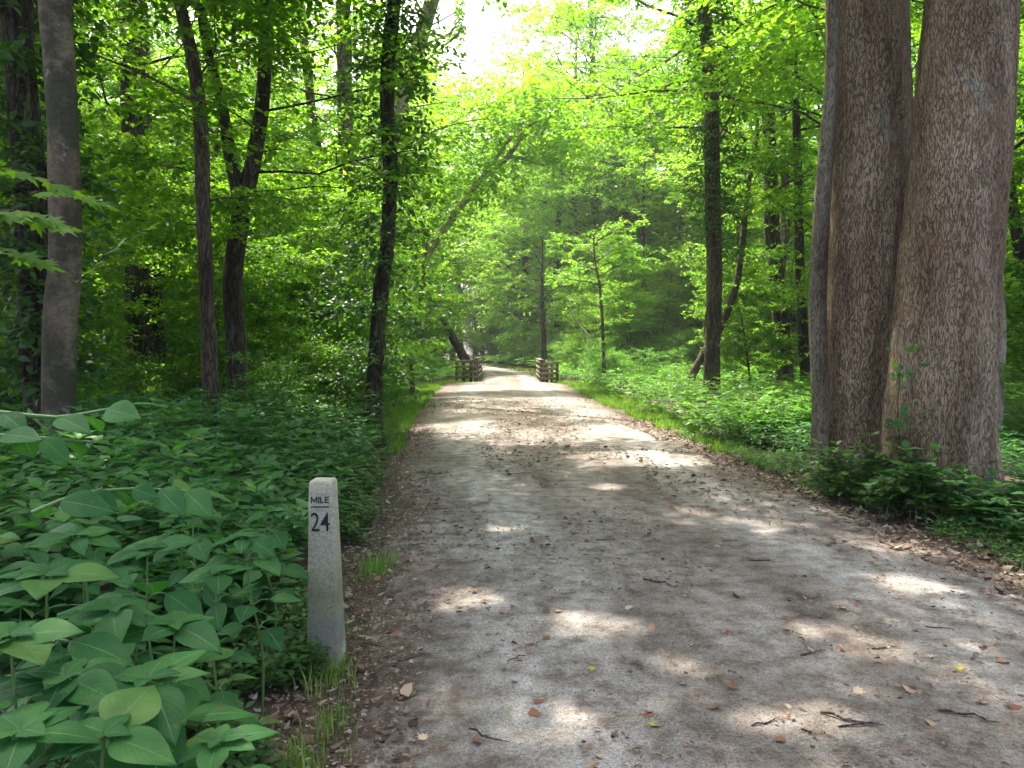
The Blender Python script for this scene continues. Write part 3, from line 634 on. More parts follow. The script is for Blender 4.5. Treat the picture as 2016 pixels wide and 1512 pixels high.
def fork7(wd, base, T):
    pts = [at(478, 420, 13.6) - base, at(452, 300, 13.5) - base, at(436, 200, 13.3) - base, at(408, 100, 13.1) - base, at(385, -60, 13) - base]
    tube(wd, pts, [.13, .11, .09, .08, .07], 12, rough=.01)
t7, b7, T7, r7 = special('forked_tree', 'dark trunk forking into a V above mossy lower stem on the left', 13.6,
    [(470, 810), (466, 700), (458, 560), (476, 420), (502, 300), (518, 180), (524, 60), (528, -150)], [40, 38, 38, 36, 30, 28, 26, 22], B_DARK,
    [(.2, .3, 2.5, .08), (.2, .3, 2.5, .05)], [CS(H0=3.2, H1=8, Rmax=3.2, seed=26, nl=16, limb_r=.05, size=.105, nsub=6, rise=.2), CS(H0=8, H1=14, Rmax=5, seed=27, nl=14)], ns=24, rough=.03, extra=fork7, leafm=M_CANL)
t8, b8, T8, r8 = special('vine_clad_tree', 'curving ivy-hung trunk close to the left edge of the path', 14.5,
    [(733, 850), (738, 750), (748, 600), (762, 480), (768, 350), (762, 200), (768, 80), (778, -20), (790, -200)], [36, 32, 30, 28, 28, 28, 27, 26, 24], B_DARK,
    [(.3, .3, 2.5, .1), (.4, .4, 2.5, .07)], [CS(H0=9.3, H1=15.5, Rmax=5.5, seed=28, nl=28), ], ns=28, rough=.025, step=.12)
ivy('climbing_vine', 'broad-leaved vine sticking out on both sides of the curving trunk by the path', b8, T8, r8, 4.2, 8.2, 500, .13, spread=.10, hang=.8)
ivy('climbing_vine', 'thick lower tangle of vine leaves on the curving trunk by the path', b8, T8, r8, .5, 4.2, 420, .13, spread=.10, hang=1.05)
# sycamores behind
def syc_br(wd, base, T):
    A = [at(940, 362, 31.5), at(985, 322, 32), at(1010, 308, 32.3), at(1045, 318, 32.6), at(1070, 325, 33), at(1105, 318, 33)]
    tube(wd, [a - base for a in A], [.12, .10, .08, .06, .05, .02], 8, step=.3)
    A = [at(990, 320, 32), at(1015, 288, 32), at(1032, 255, 32), at(1065, 235, 32)]
    tube(wd, [a - base for a in A], [.12, .09, .06, .03], 8, step=.3)
t9, b9, T9, r9 = special('sycamore', 'pale peeling trunk leaning far right over the path behind the curving tree', 30,
    [(712, 740), (745, 690), (772, 620), (812, 545), (862, 470), (905, 410), (940, 362), (985, 300)], [22, 21, 20, 18, 16, 14, 12, 7], B_SYC, [(1.0, .5, 1.5, .08)],
    None, ns=20, rough=.01, Ys=[29, 29.3, 29.6, 30, 30.4, 31, 31.5, 32], extra=syc_br)
def syc_cr():
    lf = MB(); S = []; E = []; q = np.random.default_rng(77)
    cs = [(at(1000, 285, 32), 1.6), (at(1060, 255, 32.5), 1.5), (at(1090, 215, 33), 1.3), (at(950, 240, 32.5), 1.3), (at(1040, 190, 33.5), 1.2), (at(1110, 300, 32.5), 1.0), (at(890, 300, 32), 1.5), (at(1010, 215, 34), 1.5), (at(900, 215, 33), 1.2), (at(1060, 200, 34), 1.4), (at(980, 360, 31.5), .9), (at(860, 440, 30.5), 1.1), (at(860, 240, 33), 1.5), (at(930, 190, 35), 1.3), (at(1120, 250, 34), 1.2), (at(800, 560, 29), .9), (at(900, 380, 31), 1.0)]
    for c, r_ in cs:
        for _ in range(170):
            v = q.normal(0, 1, 3); v /= np.linalg.norm(v); p_ = np.array(c) + v * r_ * 1.35 * q.uniform(.3, 1.0) * np.array([1.2, 1, .75])
            d_ = v * .6 + q.normal(0, .5, 3); d_ /= np.linalg.norm(d_); S.append(p_); E.append(p_ + d_ * .75)
    S = np.array(S) - np.array(b9); E = np.array(E) - np.array(b9)
    sprays(lf, S, E, 8, .19, T_MAPLE, .6, thin=.75); lf.build('crown', M_CANL, t9)
syc_cr()
special('sycamore', 'pale trunk slanting up to the right behind the curving ivy-hung tree', 26,
    [(700, 730), (715, 600), (745, 420), (775, 250), (812, 130), (850, 0), (900, -160)], [34, 33, 32, 32, 30, 28, 24], B_SYC, [(1.2, 0, 2, .1)], [CS(H0=9, H1=17, Rmax=5, seed=31, nl=16, size=.15, tmpl=T_MAPLE, nsub=6)], ns=20, rough=.015, leafm=M_CANL)
special('grey_brown_tree', 'straight grey brown trunk half hidden by leaves left of the curving tree', 27,
    [(700, 730), (690, 600), (684, 400), (680, 250), (676, 0), (672, -100)], [34, 33, 32, 30, 28, 26], B_MID, [(0, 0, 3, .16)], [CS(H0=4, H1=15, Rmax=4.5, seed=32, nl=22, size=.13, nsub=6)], ns=16, rough=.02, leafm=M_CANL)
special('grey_brown_tree', 'leaning grey brown trunk further left among sunlit leaves', 29,
    [(650, 720), (640, 500), (628, 330), (612, 200), (590, 0)], [24, 22, 20, 18, 16], B_MID, [(-.2, 0, 3, .1)], [CS(H0=4, H1=15, Rmax=4.2, seed=33, nl=20, size=.13, nsub=6)], ns=14, rough=.02)
special('thin_tree', 'thin leaning stem between the curving tree and the left railing', 26,
    [(812, 700), (820, 640), (830, 570), (838, 500)], [9, 8, 7, 5], B_MID, [(.1, 0, 1, .03)], [CS(H0=2.5, H1=4.6, Rmax=1.3, seed=34, nl=8, size=.1, nsub=4)], ns=8, rough=.004, leafm=M_CANL)
special('broken_trunk', 'bare dark broken trunk leaning left behind the left railing', 50,
    [(922, 725), (912, 702), (893, 668), (880, 645), (873, 628)], [22, 19, 17, 15, 12], B_DARK, [], None, ns=14, rough=.03, step=.2, cat='dead tree')
for (lab, Y_, px_, wd_, bk, cr) in [
    ('dark upright trunk in shade behind the slim grey trunk', 26, [(1545, 740), (1540, 650), (1528, 550), (1520, 450), (1515, 300), (1510, 100)], [34, 33, 32, 30, 26, 22], B_DARK, 1),
    ('second dark upright trunk just left of the slim grey trunk', 24, [(1586, 750), (1580, 650), (1574, 500), (1570, 300), (1562, 100)], [20, 19, 18, 16, 14], B_DARK, 1),
    ('dark ivy-covered trunk rising behind the right railing', 46, [(1072, 730), (1071, 680), (1068, 620), (1067, 570), (1068, 520)], [12, 11, 9, 7, 4], B_DARK, 1),
    ('pale bare crooked stem right of the right railing', 40, [(1165, 715), (1158, 665), (1140, 640), (1128, 620), (1122, 600)], [6, 6, 5, 5, 3], B_DEAD, 0),
    ('straight slim brown stem in front of the woods right of the railing', 34, [(1190, 740), (1188, 680), (1185, 620), (1180, 560), (1170, 500)], [8, 7, 6, 5, 3], B_MID, 1),
    ('pale broken snag standing behind the right giant trunk', 12.5, [(1966, 860), (1968, 760), (1972, 690), (1974, 640), (1975, 575)], [17, 15, 14, 13, 5], B_DEAD, 0),
    ('dark slanting trunk at the right edge behind the giant trunk', 15, [(2040, 800), (2030, 650), (2008, 500), (1984, 340), (1966, 200), (1950, 0)], [26, 26, 24, 20, 17, 14], B_DARK, 1)]:
    special('bare_stem' if not cr else 'shaded_tree', lab, Y_, px_, wd_, bk, [(0, 0, 1.5, .04)] if cr else [], [CS(H0=at(0, px_[-1][1], Y_).z * .55, H1=at(0, px_[-1][1], Y_).z + 1.2, Rmax=2.6 if Y_ < 38 else 3.2, seed=int(Y_ * 7 + px_[0][0]), nl=14, size=.12, nsub=5)] if cr else None, ns=14, rough=.02, flare=.2, cat='tree' if cr else 'dead tree')

# ------------------------------------------------------------------ undergrowth
def plant_leaves(mb, st, X_, Y_, Hs, size, tmpl, nlev, seed, topw=4, mi=0, stems=True):
    """upright plants: opposite leaf pairs up the stem and a whorl at the top"""
    q = np.random.default_rng(seed); n = len(X_); Zg = gh(X_, Y_)
    base = np.stack([X_, Y_, Zg], -1); tilt = q.normal(0, .16, (n, 2)); top = base + np.stack([tilt[:, 0] * Hs, tilt[:, 1] * Hs, Hs], -1)
    a0 = q.uniform(0, 6.28, n)
    P = []; D = []; N = []; L = []; RR = []
    pr_ = np.clip(q.normal(.45, .18, n), 0, 1)
    for k in range(nlev):
        f = .35 + .65 * (k + 1) / nlev; c = base + (top - base) * f; wh = 2 if k < nlev - 1 else topw
        for j in range(wh):
            a = a0 + k * 1.57 + j * 2 * math.pi / wh + q.normal(0, .25, n)
            o = np.stack([np.cos(a), np.sin(a), np.zeros(n)], -1)
            el = q.uniform(-.15, .45, n)[:, None] if k < nlev - 1 else q.uniform(.1, .8, n)[:, None]
            d = o + UP * el; sz = size * q.uniform(.65, 1.2, n) * (1.0 if k < nlev - 1 else .8)
            P.append(c + o * sz[:, None] * .12); D.append(d); N.append(UP - o * el * .9 + q.normal(0, .18, (n, 3))); L.append(sz); RR.append(np.clip(pr_ + q.normal(0, .12, n), 0, 1))
    mb.leaves(tmpl, np.concatenate(P), np.concatenate(D), np.concatenate(N), np.concatenate(L), None, np.concatenate(RR), mi=mi)
    if st is not None:
        for b_, t_ in zip(base, top): tube(st, [b_, (b_ + t_) / 2 + q.normal(0, .01, 3), t_], [.006, .005, .003], 4, step=0)
def field(n, x0, x1, y0, y1, ok, seed, power=1.0):
    q = np.random.default_rng(seed); y = y0 + (y1 - y0) * q.random(n) ** power; x = q.uniform(x0, x1, n); k = ok(x, y); return x[k], y[k]
def edgeL(y): return np.interp(y, [0, 3, 4.6, 7.6, 11, 15, 20], [-.95, -1.12, -1.2, -1.45, -1.8, -2.4, -3.2])
vis = lambda x, y: np.abs(x) < .70 * y + 1.0
def ht(x, y, lo, hi): return lo + (hi - lo) * fbm(np.stack([x, y], -1) * .6, 17, 3)
# left bank
u = MB(); s_ = MB()
x, y = field(9000, -15, -1, 2.6, 14, lambda x, y: (x < edgeL(y) - .15) & vis(x, y) & ~((x > -2.0) & (y < 3.6)) & ((x + 2.6) ** 2 * 1.2 + (y - 2.2) ** 2 > 1.2), 41, 1.15)
dd_ = edgeL(y) - x
plant_leaves(u, None, x, y, ht(x, y, .3, .95) * np.clip(.4 + dd_ * .4, .45, 1) * rng.uniform(.55, 1.35, len(x)), .155, T_MID, 3, 42)
k = kind(u.build('undergrowth', M_UND), 'stuff', 'dense bank of broad green leaves filling the ground left of the milepost and path')
u = MB()
x, y = field(14000, -32, -2, 13, 46, lambda x, y: (offpath(x, y) > 1.1) & vis(x, y), 43, 1.2)
plant_leaves(u, None, x, y, ht(x, y, .2, .7) * rng.uniform(.7, 1.2, len(x)), .16, T_RH, 3, 44)
kind(u.build('undergrowth', M_SUNY), 'stuff', 'low green ground cover under the trees further back on the left')
u = MB()
x, y = field(19000, 2, 34, 12, 60, lambda x, y: (offpath(x, y) > np.interp(y, [12, 20, 36, 60], [.25, .45, .8, .6])) & vis(x, y), 45, 1.3)
plant_leaves(u, None, x, y, ht(x, y, .25, .95) * rng.uniform(.6, 1.3, len(x)), .16, T_LOW, 3, 46)
kind(u.build('undergrowth', M_SUNY), 'stuff', 'bright sunlit ground cover under the trees on the right')
u = MB()
x, y = field(12000, -55, 20, 38, 120, lambda x, y: (offpath(x, y) > .7) & vis(x, y) & (offpath(x, y) < 30), 47, 1.0)
plant_leaves(u, None, x, y, ht(x, y, .4, 1.1), .28, T_RH, 3, 48)
kind(u.build('undergrowth', M_SUNY), 'stuff', 'low greenery along the bend of the path beyond the railings')
u = MB()
x, y = field(3200, 3.4, 13, 5.2, 14, lambda x, y: (offpath(x, y) > np.interp(y, [5, 7, 9, 12, 14], [.7, .25, .45, .5, .5])) & vis(x, y), 49, 1.0)
plant_leaves(u, None, x, y, ht(x, y, .12, .6) * rng.uniform(.6, 1.2, len(x)), .105, T_MID, 3, 50)
kind(u.build('undergrowth', M_UND), 'stuff', 'leafy ground cover behind and around the foot of the giant trunks')
# low ground ivy and seedlings along both margins
u = MB()
x, y = field(15000, -2.6, -.6, 2.1, 13, lambda x, y: (x > edgeL(y) - .7) & (x < pl(y) - .12 * 0 - .1 - .25 * vnoise(np.stack([x, y], -1) * 3, 4)) & (vnoise(np.stack([x, y], -1) * 2.2, 9) > .33), 51, 1.3)
plant_leaves(u, None, x, y, rng.uniform(.03, .17, len(x)), .062, T_LOW, 2, 52, topw=3)
kind(u.build('ground_ivy', M_IVY), 'stuff', 'small trailing leaves between the leaf litter around the milepost')
u = MB()
x, y = field(12000, 2.6, 6, 4.5, 14, lambda x, y: (offpath(x, y) > .12) & (offpath(x, y) < 1.3) & (vnoise(np.stack([x, y], -1) * 2.0, 19) > .3), 53, 1.0)
plant_leaves(u, None, x, y, rng.uniform(.02, .14, len(x)), .05, T_LOW, 2, 54, topw=3)
kind(u.build('ground_ivy', M_IVY), 'stuff', 'small trailing leaves along the right margin of the path')

# grass verges
def grass(name, label, X_, Y_, H_, width=.010):
    n = len(X_); q = rng
    V = []; a = q.uniform(0, 6.28, n); bend = q.uniform(.1, .55, n) * H_; Zg = gh(X_, Y_) - .01
    c = np.stack([np.cos(a), np.sin(a)], -1); s = np.stack([-c[:, 1], c[:, 0]], -1); w2 = width * q.uniform(.6, 1.3, n)
    def row(f, wf): 
        cx = X_ + c[:, 0] * bend * f * f; cy_ = Y_ + c[:, 1] * bend * f * f; z = Zg + H_ * (f - .15 * f * f)
        return np.stack([cx - s[:, 0] * w2 * wf, cy_ - s[:, 1] * w2 * wf, z], -1), np.stack([cx + s[:, 0] * w2 * wf, cy_ + s[:, 1] * w2 * wf, z], -1)
    r0 = row(0, .5); r1_ = row(.5, .45); r2_ = row(1.0, .06)
    V = np.stack([r0[0], r0[1], r1_[1], r1_[0], r2_[1], r2_[0]], 1)
    Q = (np.array([(0, 1, 2, 3), (3, 2, 4, 5)])[None] + (np.arange(n) * 6)[:, None, None]).reshape(-1, 4)
    mb = MB(); mb._quads(V.reshape(-1, 3), Q, np.repeat(q.random(n), 6))
    return kind(mb.build(name, M_GRASS), 'stuff', label)
x, y = field(90000, -5, -1.6, 10.5, 37.5, lambda x, y: (vnoise(np.stack([x, y], -1) * 1.7, 29) > .28) & (pl(y) - x > .1 * vnoise(np.stack([x, y], -1) * 4, 30)) & (pl(y) - x < np.interp(y, [10.5, 14, 20, 37], [.15, .45, 1.5, 2.2])), 61, 1.2)
grass('grass', 'short bright grass verge along the left of the path', x, y, rng.uniform(.05, .17, len(x)), .014)
x, y = field(110000, 2, 7, 10, 37.5, lambda x, y: (vnoise(np.stack([x, y], -1) * 1.7, 28) > .3) & (x - pr(y) > .25 * vnoise(np.stack([x, y], -1) * 3, 31)) & (x - pr(y) < np.interp(y, [10, 13, 20, 37], [.4, .7, 1.3, 1.9])), 62, 1.2)
grass('grass', 'short bright grass verge along the right of the path', x, y, rng.uniform(.05, .16, len(x)), .014)
x, y = field(40000, -30, 8, 38.5, 95, lambda x, y: (offpath(x, y) > 0) & (offpath(x, y) < 1.3), 63, 1.2)
grass('grass', 'pale grass edging the bend of the path beyond the railings', x, y, rng.uniform(.1, .25, len(x)), .035)
gx, gy = [], []
for (a, b_, nn, r_) in [(-.86, 3.55, 160, .10), (-1.05, 2.45, 260, .10), (-.95, 5.4, 300, .13), (-.80, 2.75, 160, .10), (-.72, 3.1, 60, .08), (3.75, 5.1, 400, .22), (3.95, 5.9, 300, .2), (3.4, 8.4, 200, .2), (-1.02, 4.1, 60, .1)]:
    gx += list(rng.normal(a, r_ * .6, nn)); gy += list(rng.normal(b_, r_, nn))
grass('grass_tufts', 'little grass tufts scattered along the path margins', np.array(gx), np.array(gy), rng.uniform(.04, .16, len(gx)), .005)

# ------------------------------------------------------------------ litter
def flat_leaves(mb, x, y, size, tmpl, z0=.012, curl=.35, rnd=None):
    n = len(x); inside = offpath(x, y) < 0
    z = np.where(inside, .04, gh(x, y)) + z0 * rng.random(n)
    t = np.clip(-offpath(x, y) / .8, 0, 1); z = np.where(inside, .016 + .03 * t, z) + .004
    P = np.stack([x, y, z], -1); a = rng.uniform(0, 6.28, n); D = np.stack([np.cos(a), np.sin(a), rng.normal(0, .12, n)], -1)
    N = UP + rng.normal(0, curl, (n, 3)); N[:, 2] = np.abs(N[:, 2]) + .2
    mb.leaves(tmpl, P, D, N, size, rng.uniform(.25, 1.3, n), rnd if rnd is not None else rng.random(n) * .94)
T_FLK = (np.array([(0, 0, 0), (.26, .3, .03), (.17, .75, .10), (0, 1, 0), (-.20, .7, .02), (-.24, .25, .10)]), T_QD[1], T_QD[2])
T_CURL = (np.array([(0, 0, 0), (.38, .22, -.10), (.30, .62, .05), (.02, 1, .22), (-.34, .78, -.04), (-.28, .30, -.14)]), T_QD[1], T_QD[2])
u = MB()
x, y = field(16000, -3.2, 0, 1.8, 16, lambda x, y: (np.abs(pl(y) - x - .05) < .10 + .45 * vnoise(np.stack([x, y], -1) * 1.2, 6)), 71, 1.2)
flat_leaves(u, x, y, .014 + .05 * rng.random(len(x)) ** 3.5, T_CURL, .02)
x, y = field(26000, -2.2, 0, 1.8, 8, lambda x, y: (np.abs(pl(y) - x - .05) < .15 + .4 * vnoise(np.stack([x, y], -1) * 1.9, 66)), 75, 1.4)
flat_leaves(u, x, y, .006 + .022 * rng.random(len(x)) ** 2, T_CURL, .01)
x, y = field(1400, -4, -.9, 1.8, 7, lambda x, y: (x < pl(y) - .1), 72, 1.2)
flat_leaves(u, x, y, rng.uniform(.02, .065, len(x)), T_CURL, .03)
kind(u.build('leaf_litter', M_DRY), 'stuff', 'brown dead leaves and bark chips banked along the left margin of the path')
u = MB()
x, y = field(22000, 2.0, 6.5, 3.5, 17, lambda x, y: (np.abs(x - pr(y) - .08) < .12 + .5 * vnoise(np.stack([x, y], -1) * 1.2, 16)), 73, 1.2)
flat_leaves(u, x, y, .018 + .07 * rng.random(len(x)) ** 2.2, T_CURL, .025)
kind(u.build('leaf_litter', M_DRY), 'stuff', 'brown dead leaves banked along the right margin of the path')
u = MB()
x, y = field(45000, -3, 4, 1.9, 24, lambda x, y: (offpath(x, y) < 0) & (fbm(np.stack([x * 1.1, y * .35], -1), 26, 3) + np.clip(.5 + offpath(x, y), 0, .5) * .4 > .44), 74, 1.9)
flat_leaves(u, x, y, (.010 + .04 * rng.random(len(x)) ** 2.5) * np.clip(y / 5, .8, 1.7), T_FLK, .006, .45, rnd=.1 + rng.random(len(x)) * .7)
kind(u.build('path_debris', M_DRY), 'stuff', 'tiny brown crumbs of leaf and bark strewn over the path')
# single fallen leaves and twigs
T_MC = (T_MAPLE[0] * np.array([1, 1, -2.0]), T_MAPLE[1], T_MAPLE[2])
protos = []
for k, (tm, rv) in enumerate([(T_MC, .55), (T_MC, .3), (T_CURL, .62), (T_CURL, .28), (T_MC, .72), (T_QD, .985), (T_CURL, .45)]):
    m_ = MB(); m_.leaves(tm, [(0, -.5, 0.01)], [(0, 1, 0.05)], [(.1, .1, 1)], 1.0, 1.15, np.array([rv])); protos.append(m_.mesh('fallen_leaf', M_DRYS))
names = ['tan curled', 'dark brown', 'pale buff', 'reddish brown', 'light tan', 'yellow green', 'mid brown']
q = np.random.default_rng(81)
pos = [(800, 1375, 2, .075), (1405, 1412, 1, .07), (1450, 1185, 3, .085), (1240, 1210, 4, .07), (1440, 1370, 1, .08), (1790, 1375, 2, .07), (1535, 1475, 3, .06), (1290, 1445, 5, .07),
       (1165, 1332, 5, .05), (1995, 1408, 3, .07), (995, 1217, 0, .06), (1660, 1210, 2, .06), (1325, 1100, 5, .05), (1890, 1330, 5, .05), (1720, 1050, 0, .09), (1550, 1230, 3, .07), (830, 1470, 4, .06)]
for (px, py, k, s) in pos:
    gx_, gy_ = gpt(px, py); o = bpy.data.objects.new('fallen_leaf', protos[k]); C.objects.link(o); o.location = (gx_, gy_, .038); o.rotation_euler = (q.normal(0, .2), q.normal(0, .2), q.uniform(0, 6.28)); o.scale = (s, s, s)
    tag(o, '%s fallen leaf lying on the near part of the grey path' % names[k], 'fallen leaf', 'fallen leaves on the path')
n_ = 0
while n_ < 230:
    y = 1.95 + 10 * q.random() ** 1.6; x = q.uniform(-1.5, 3.9)
    if offpath(x, y) > -.1: continue
    k = int(q.choice(7, p=[.2, .2, .12, .16, .12, .06, .14])); s = q.uniform(.025, .07)
    o = bpy.data.objects.new('fallen_leaf', protos[k]); C.objects.link(o); o.location = (x, y, .036); o.rotation_euler = (q.normal(0, .25), q.normal(0, .25), q.uniform(0, 6.28)); o.scale = (s, s, s)
    tag(o, '%s fallen leaf lying on the near part of the grey path' % names[k], 'fallen leaf', 'fallen leaves on the path'); n_ += 1
def twig_mesh(seed, L, r_):
    q = np.random.default_rng(seed); m_ = MB(); pts = [(-L / 2, 0, r_)]
    for i in range(1, 6): pts.append((-L / 2 + L * i / 5, q.normal(0, L * .05), r_ + abs(q.normal(0, r_ * .6))))
    tube(m_, pts, [r_ * .9, r_, r_ * .9, r_ * .8, r_ * .6, r_ * .3], 6, step=0)
    a = np.array(pts[2]); tube(m_, [a, a + np.array([L * .12, L * .12 * q.choice([-1, 1]), .002])], [r_ * .5, r_ * .2], 5, step=0)
    return m_.mesh('twig', B_MID)
tw = [twig_mesh(500 + k, .2, .005) for k in range(4)]
for k, (px, py, s, rz) in enumerate([(1300, 1160, 1.3, -.7), (1195, 1072, .9, 0), (1500, 1115, .9, -.3), (1675, 1437, 1.2, -.6), (1905, 1428, 1.1, -.5), (1745, 1290, .8, .1), (1690, 1445, .9, .2), (1510, 1440, .8, .4), (1020, 1310, .7, .7),
                                     (815, 1310, .9, .5), (740, 1280, .9, -.5), (870, 1010, .9, .2), (1440, 1075, .7, .1), (1850, 1250, .7, -.4), (1600, 1300, .8, .4), (960, 1470, 1.0, -.7), (1120, 1180, .5, .5), (690, 1090, 1.0, .2)]):
    gx_, gy_ = gpt(px, py); o = bpy.data.objects.new('twig', tw[k % 4]); C.objects.link(o); o.location = (gx_, gy_, .036 if offpath(gx_, gy_) < -.1 else .02); o.rotation_euler = (0, 0, rz); o.scale = (s, s, s)
    tag(o, 'small dark broken twig lying on the grey path', 'twig', 'twigs lying on the path')

# ------------------------------------------------------------------ foreground plants (bottom left)
def big_plant(loc, H, size, seed, label, tiltv=(0, 0), nlev=4, whorl=6, group='broad-leaved plants in the foreground'):
    q = np.random.default_rng(seed); t = thing('leafy_plant', label, 'plant', loc, 0, group)
    base = np.zeros(3); top = np.array([tiltv[0], tiltv[1], H]); st = MB(); lf = MB()
    stem, _ = smoothpath([base - np.array([0, 0, .05]), top * .35 + np.array([.03, 0, 0]), top * .7 + q.normal(0, .015, 3), top], [1] * 4, .05)
    tube(st, stem, np.linspace(.006, .003, len(stem)), 8, step=0)
    a0 = q.uniform(0, 6.28); P = []; D = []; N = []; L = []
    for k in range(nlev):
        f = .30 + .70 * ((k + 1) / nlev) ** .7; c = stem[int(f * (len(stem) - 1))]; wh = 3 if k < nlev - 1 else whorl
        for j in range(wh):
            a = a0 + k * 1.1 + j * 2 * math.pi / wh + q.normal(0, .18)
            o = np.array([math.cos(a), math.sin(a), 0]); el = q.uniform(-.35, .1) if k < nlev - 1 else q.uniform(-.15, .25)
            sz = size * q.uniform(.85, 1.2) * (1 if (k < nlev - 1 or j % 2) else .72)
            pet = sz * (.5 if k < nlev - 1 else .10); e = c + (o + UP * .35) * pet
            tube(st, [c, (c + e) / 2 + UP * .01, e], [.0028, .0024, .0016], 6, step=0)
            P.append(e); D.append(o + UP * el + q.normal(0, .08, 3)); N.append(UP - o * el * .5 + np.array([0, -.25, 0]) + q.normal(0, .15, 3)); L.append(sz)
    for j in range(4):
        a = a0 + .6 + j * 1.6; o = np.array([math.cos(a), math.sin(a), 0]); P.append(top + UP * .012); D.append(o + UP * .3); N.append(UP - o * .3 + np.array([0, -.2, 0])); L.append(size * q.uniform(.35, .6))
    lf.leaves(T_BIG, P, D, N, np.array(L), q.uniform(.72, 1.1, len(P)), np.clip(q.normal(.5, .26, len(P)), 0, 1))
    lf.build('leaves', M_BIG, t); st.build('stem', M_STEM, t)
    return t
def plant_at(px, py, Y, size, seed, label, **k):
    p_ = at(px, py, Y); z = float(gh(p_.x, p_.y)); tv = (rng.normal(0, .05), rng.normal(0, .05))
    return big_plant((p_.x - tv[0], p_.y - tv[1], z), p_.z - z, size, seed, label, tiltv=tv, **k)
FG = [(292, 1345, 1.55, .145, 'big serrated leaves in a star nearest the milepost foot'), (205, 1455, 1.35, .13, 'broad-leaved plant at the bottom edge of the picture beneath the star-shaped one'),
      (92, 1140, 1.75, .16, 'tall broad-leaved plant with long pointed leaves by the left edge'), (130, 1340, 1.55, .14, 'broad-leaved plant between the left edge and the star-shaped plant'),
      (345, 1235, 1.95, .14, 'broad-leaved plant with round leaves behind the star-shaped one'), (430, 1465, 1.5, .10, 'small broad-leaved plant at the bottom edge beside the leaf litter'),
      (225, 1205, 1.95, .15, 'broad-leaved plant with one long leaf reaching right'), (40, 1450, 1.3, .14, 'broad-leaved plant in the bottom left corner'),
      (20, 1260, 1.5, .15, 'broad-leaved plant cut off by the left edge'), (290, 1085, 2.4, .14, 'broad-leaved plant further back, between bank and tall plant'),
      (430, 1130, 2.6, .12, 'broad-leaved plant left of the middle of the milepost'), (480, 1060, 3.1, .13, 'broad-leaved plant level with the milepost numbers'),
      (150, 1060, 2.6, .14, 'broad-leaved plant in front of the mottled trunk'), (540, 1010, 3.7, .13, 'broad-leaved plant just left of the milepost top'), (380, 1000, 3.4, .13, 'broad-leaved plant in the bank below the slender tree')]
for k, (px, py, Y_, s, lab) in enumerate(FG): plant_at(px, py, Y_, s, 900 + k, lab)
x, y = field(230, -4.2, -1.0, 1.9, 4.9, lambda x, y: (x < edgeL(y) - .22) & (np.abs(x) < .70 * y + .1) & (x < -.5 * y + .35 + .18 * y), 91, 1.0)
meshes = []
pr0 = [big_plant((0, 0, 0), .62, .125, 950 + k, 'x') for k in range(4)]
for i, (a, b_) in enumerate(zip(x, y)):
    o = pr0[i] if i < 4 else copy_tree(pr0[i % 4]); s = rng.uniform(.65, 1.05)
    o.location = (a, b_, float(gh(a, b_))); o.rotation_euler = (0, 0, rng.uniform(0, 6.28)); o.scale = (s, s, s * rng.uniform(.8, 1.1))
    o['label'] = 'one of the matching broad-leaved green plants crowding the bank left of the milepost'; o['group'] = 'broad-leaved plants crowding the left bank'

# compound-leaved branches reaching in from the left
def compound(label, pts, n, size, mat, tmpl=T_BIG, name='hanging_branch', seed=1, cat='branch', spread=.9, rad=.006):
    q = np.random.default_rng(seed); P0, r0 = smoothpath(pts, [rad] * len(pts), .03)
    t = thing(name, label, cat, tuple(P0[0])); P0 = P0 - P0[0]
    st = MB(); tube(st, P0, np.linspace(rad, rad * .35, len(P0)), 6, step=0); lf = MB()
    P = []; D = []; N = []; L = []
    for k in range(n):
        f = .12 + .86 * k / (n - 1); i = int(f * (len(P0) - 1)); td = P0[min(i + 1, len(P0) - 1)] - P0[max(0, i - 1)]; td /= np.linalg.norm(td)
        lat = np.cross(td, UP); lat /= np.linalg.norm(lat)
        d = lat * (1 if k % 2 else -1) * spread + td * .6 + np.array([0, 0, q.normal(-.25, .2)])
        P.append(P0[i]); D.append(d); N.append(UP + np.array([.25, -.75, 0]) + q.normal(0, .3, 3)); L.append(size * q.uniform(.75, 1.2))
    P.append(P0[-1]); D.append(P0[-1] - P0[-3]); N.append(UP); L.append(size)
    lf.leaves(tmpl, P, D, N, np.array(L), .95, np.clip(q.normal(.55, .2, len(P)), 0, 1)); lf.build('leaves', mat, t); st.build('stem', M_STEM if mat is not M_MAP else B_MID, t)
    return t
compound('blurred compound leaves hanging in from the left edge in front of the mottled trunk', [at(-160, 820, 1.25), at(0, 812, 1.3), at(110, 822, 1.35), at(240, 800, 1.4)], 8, .075, M_BIG, seed=3)
compound('drooping compound leaf below the one crossing the mottled trunk', [at(-160, 850, 1.2), at(0, 858, 1.25), at(80, 862, 1.3), at(180, 870, 1.35)], 7, .075, M_BIG, seed=4)
compound('arching spray of pointed leaflets above the broad-leaved bank', [at(60, 1010, 1.9), at(150, 975, 2.0), at(260, 962, 2.1), at(380, 968, 2.15)], 10, .115, M_BIG, seed=5)
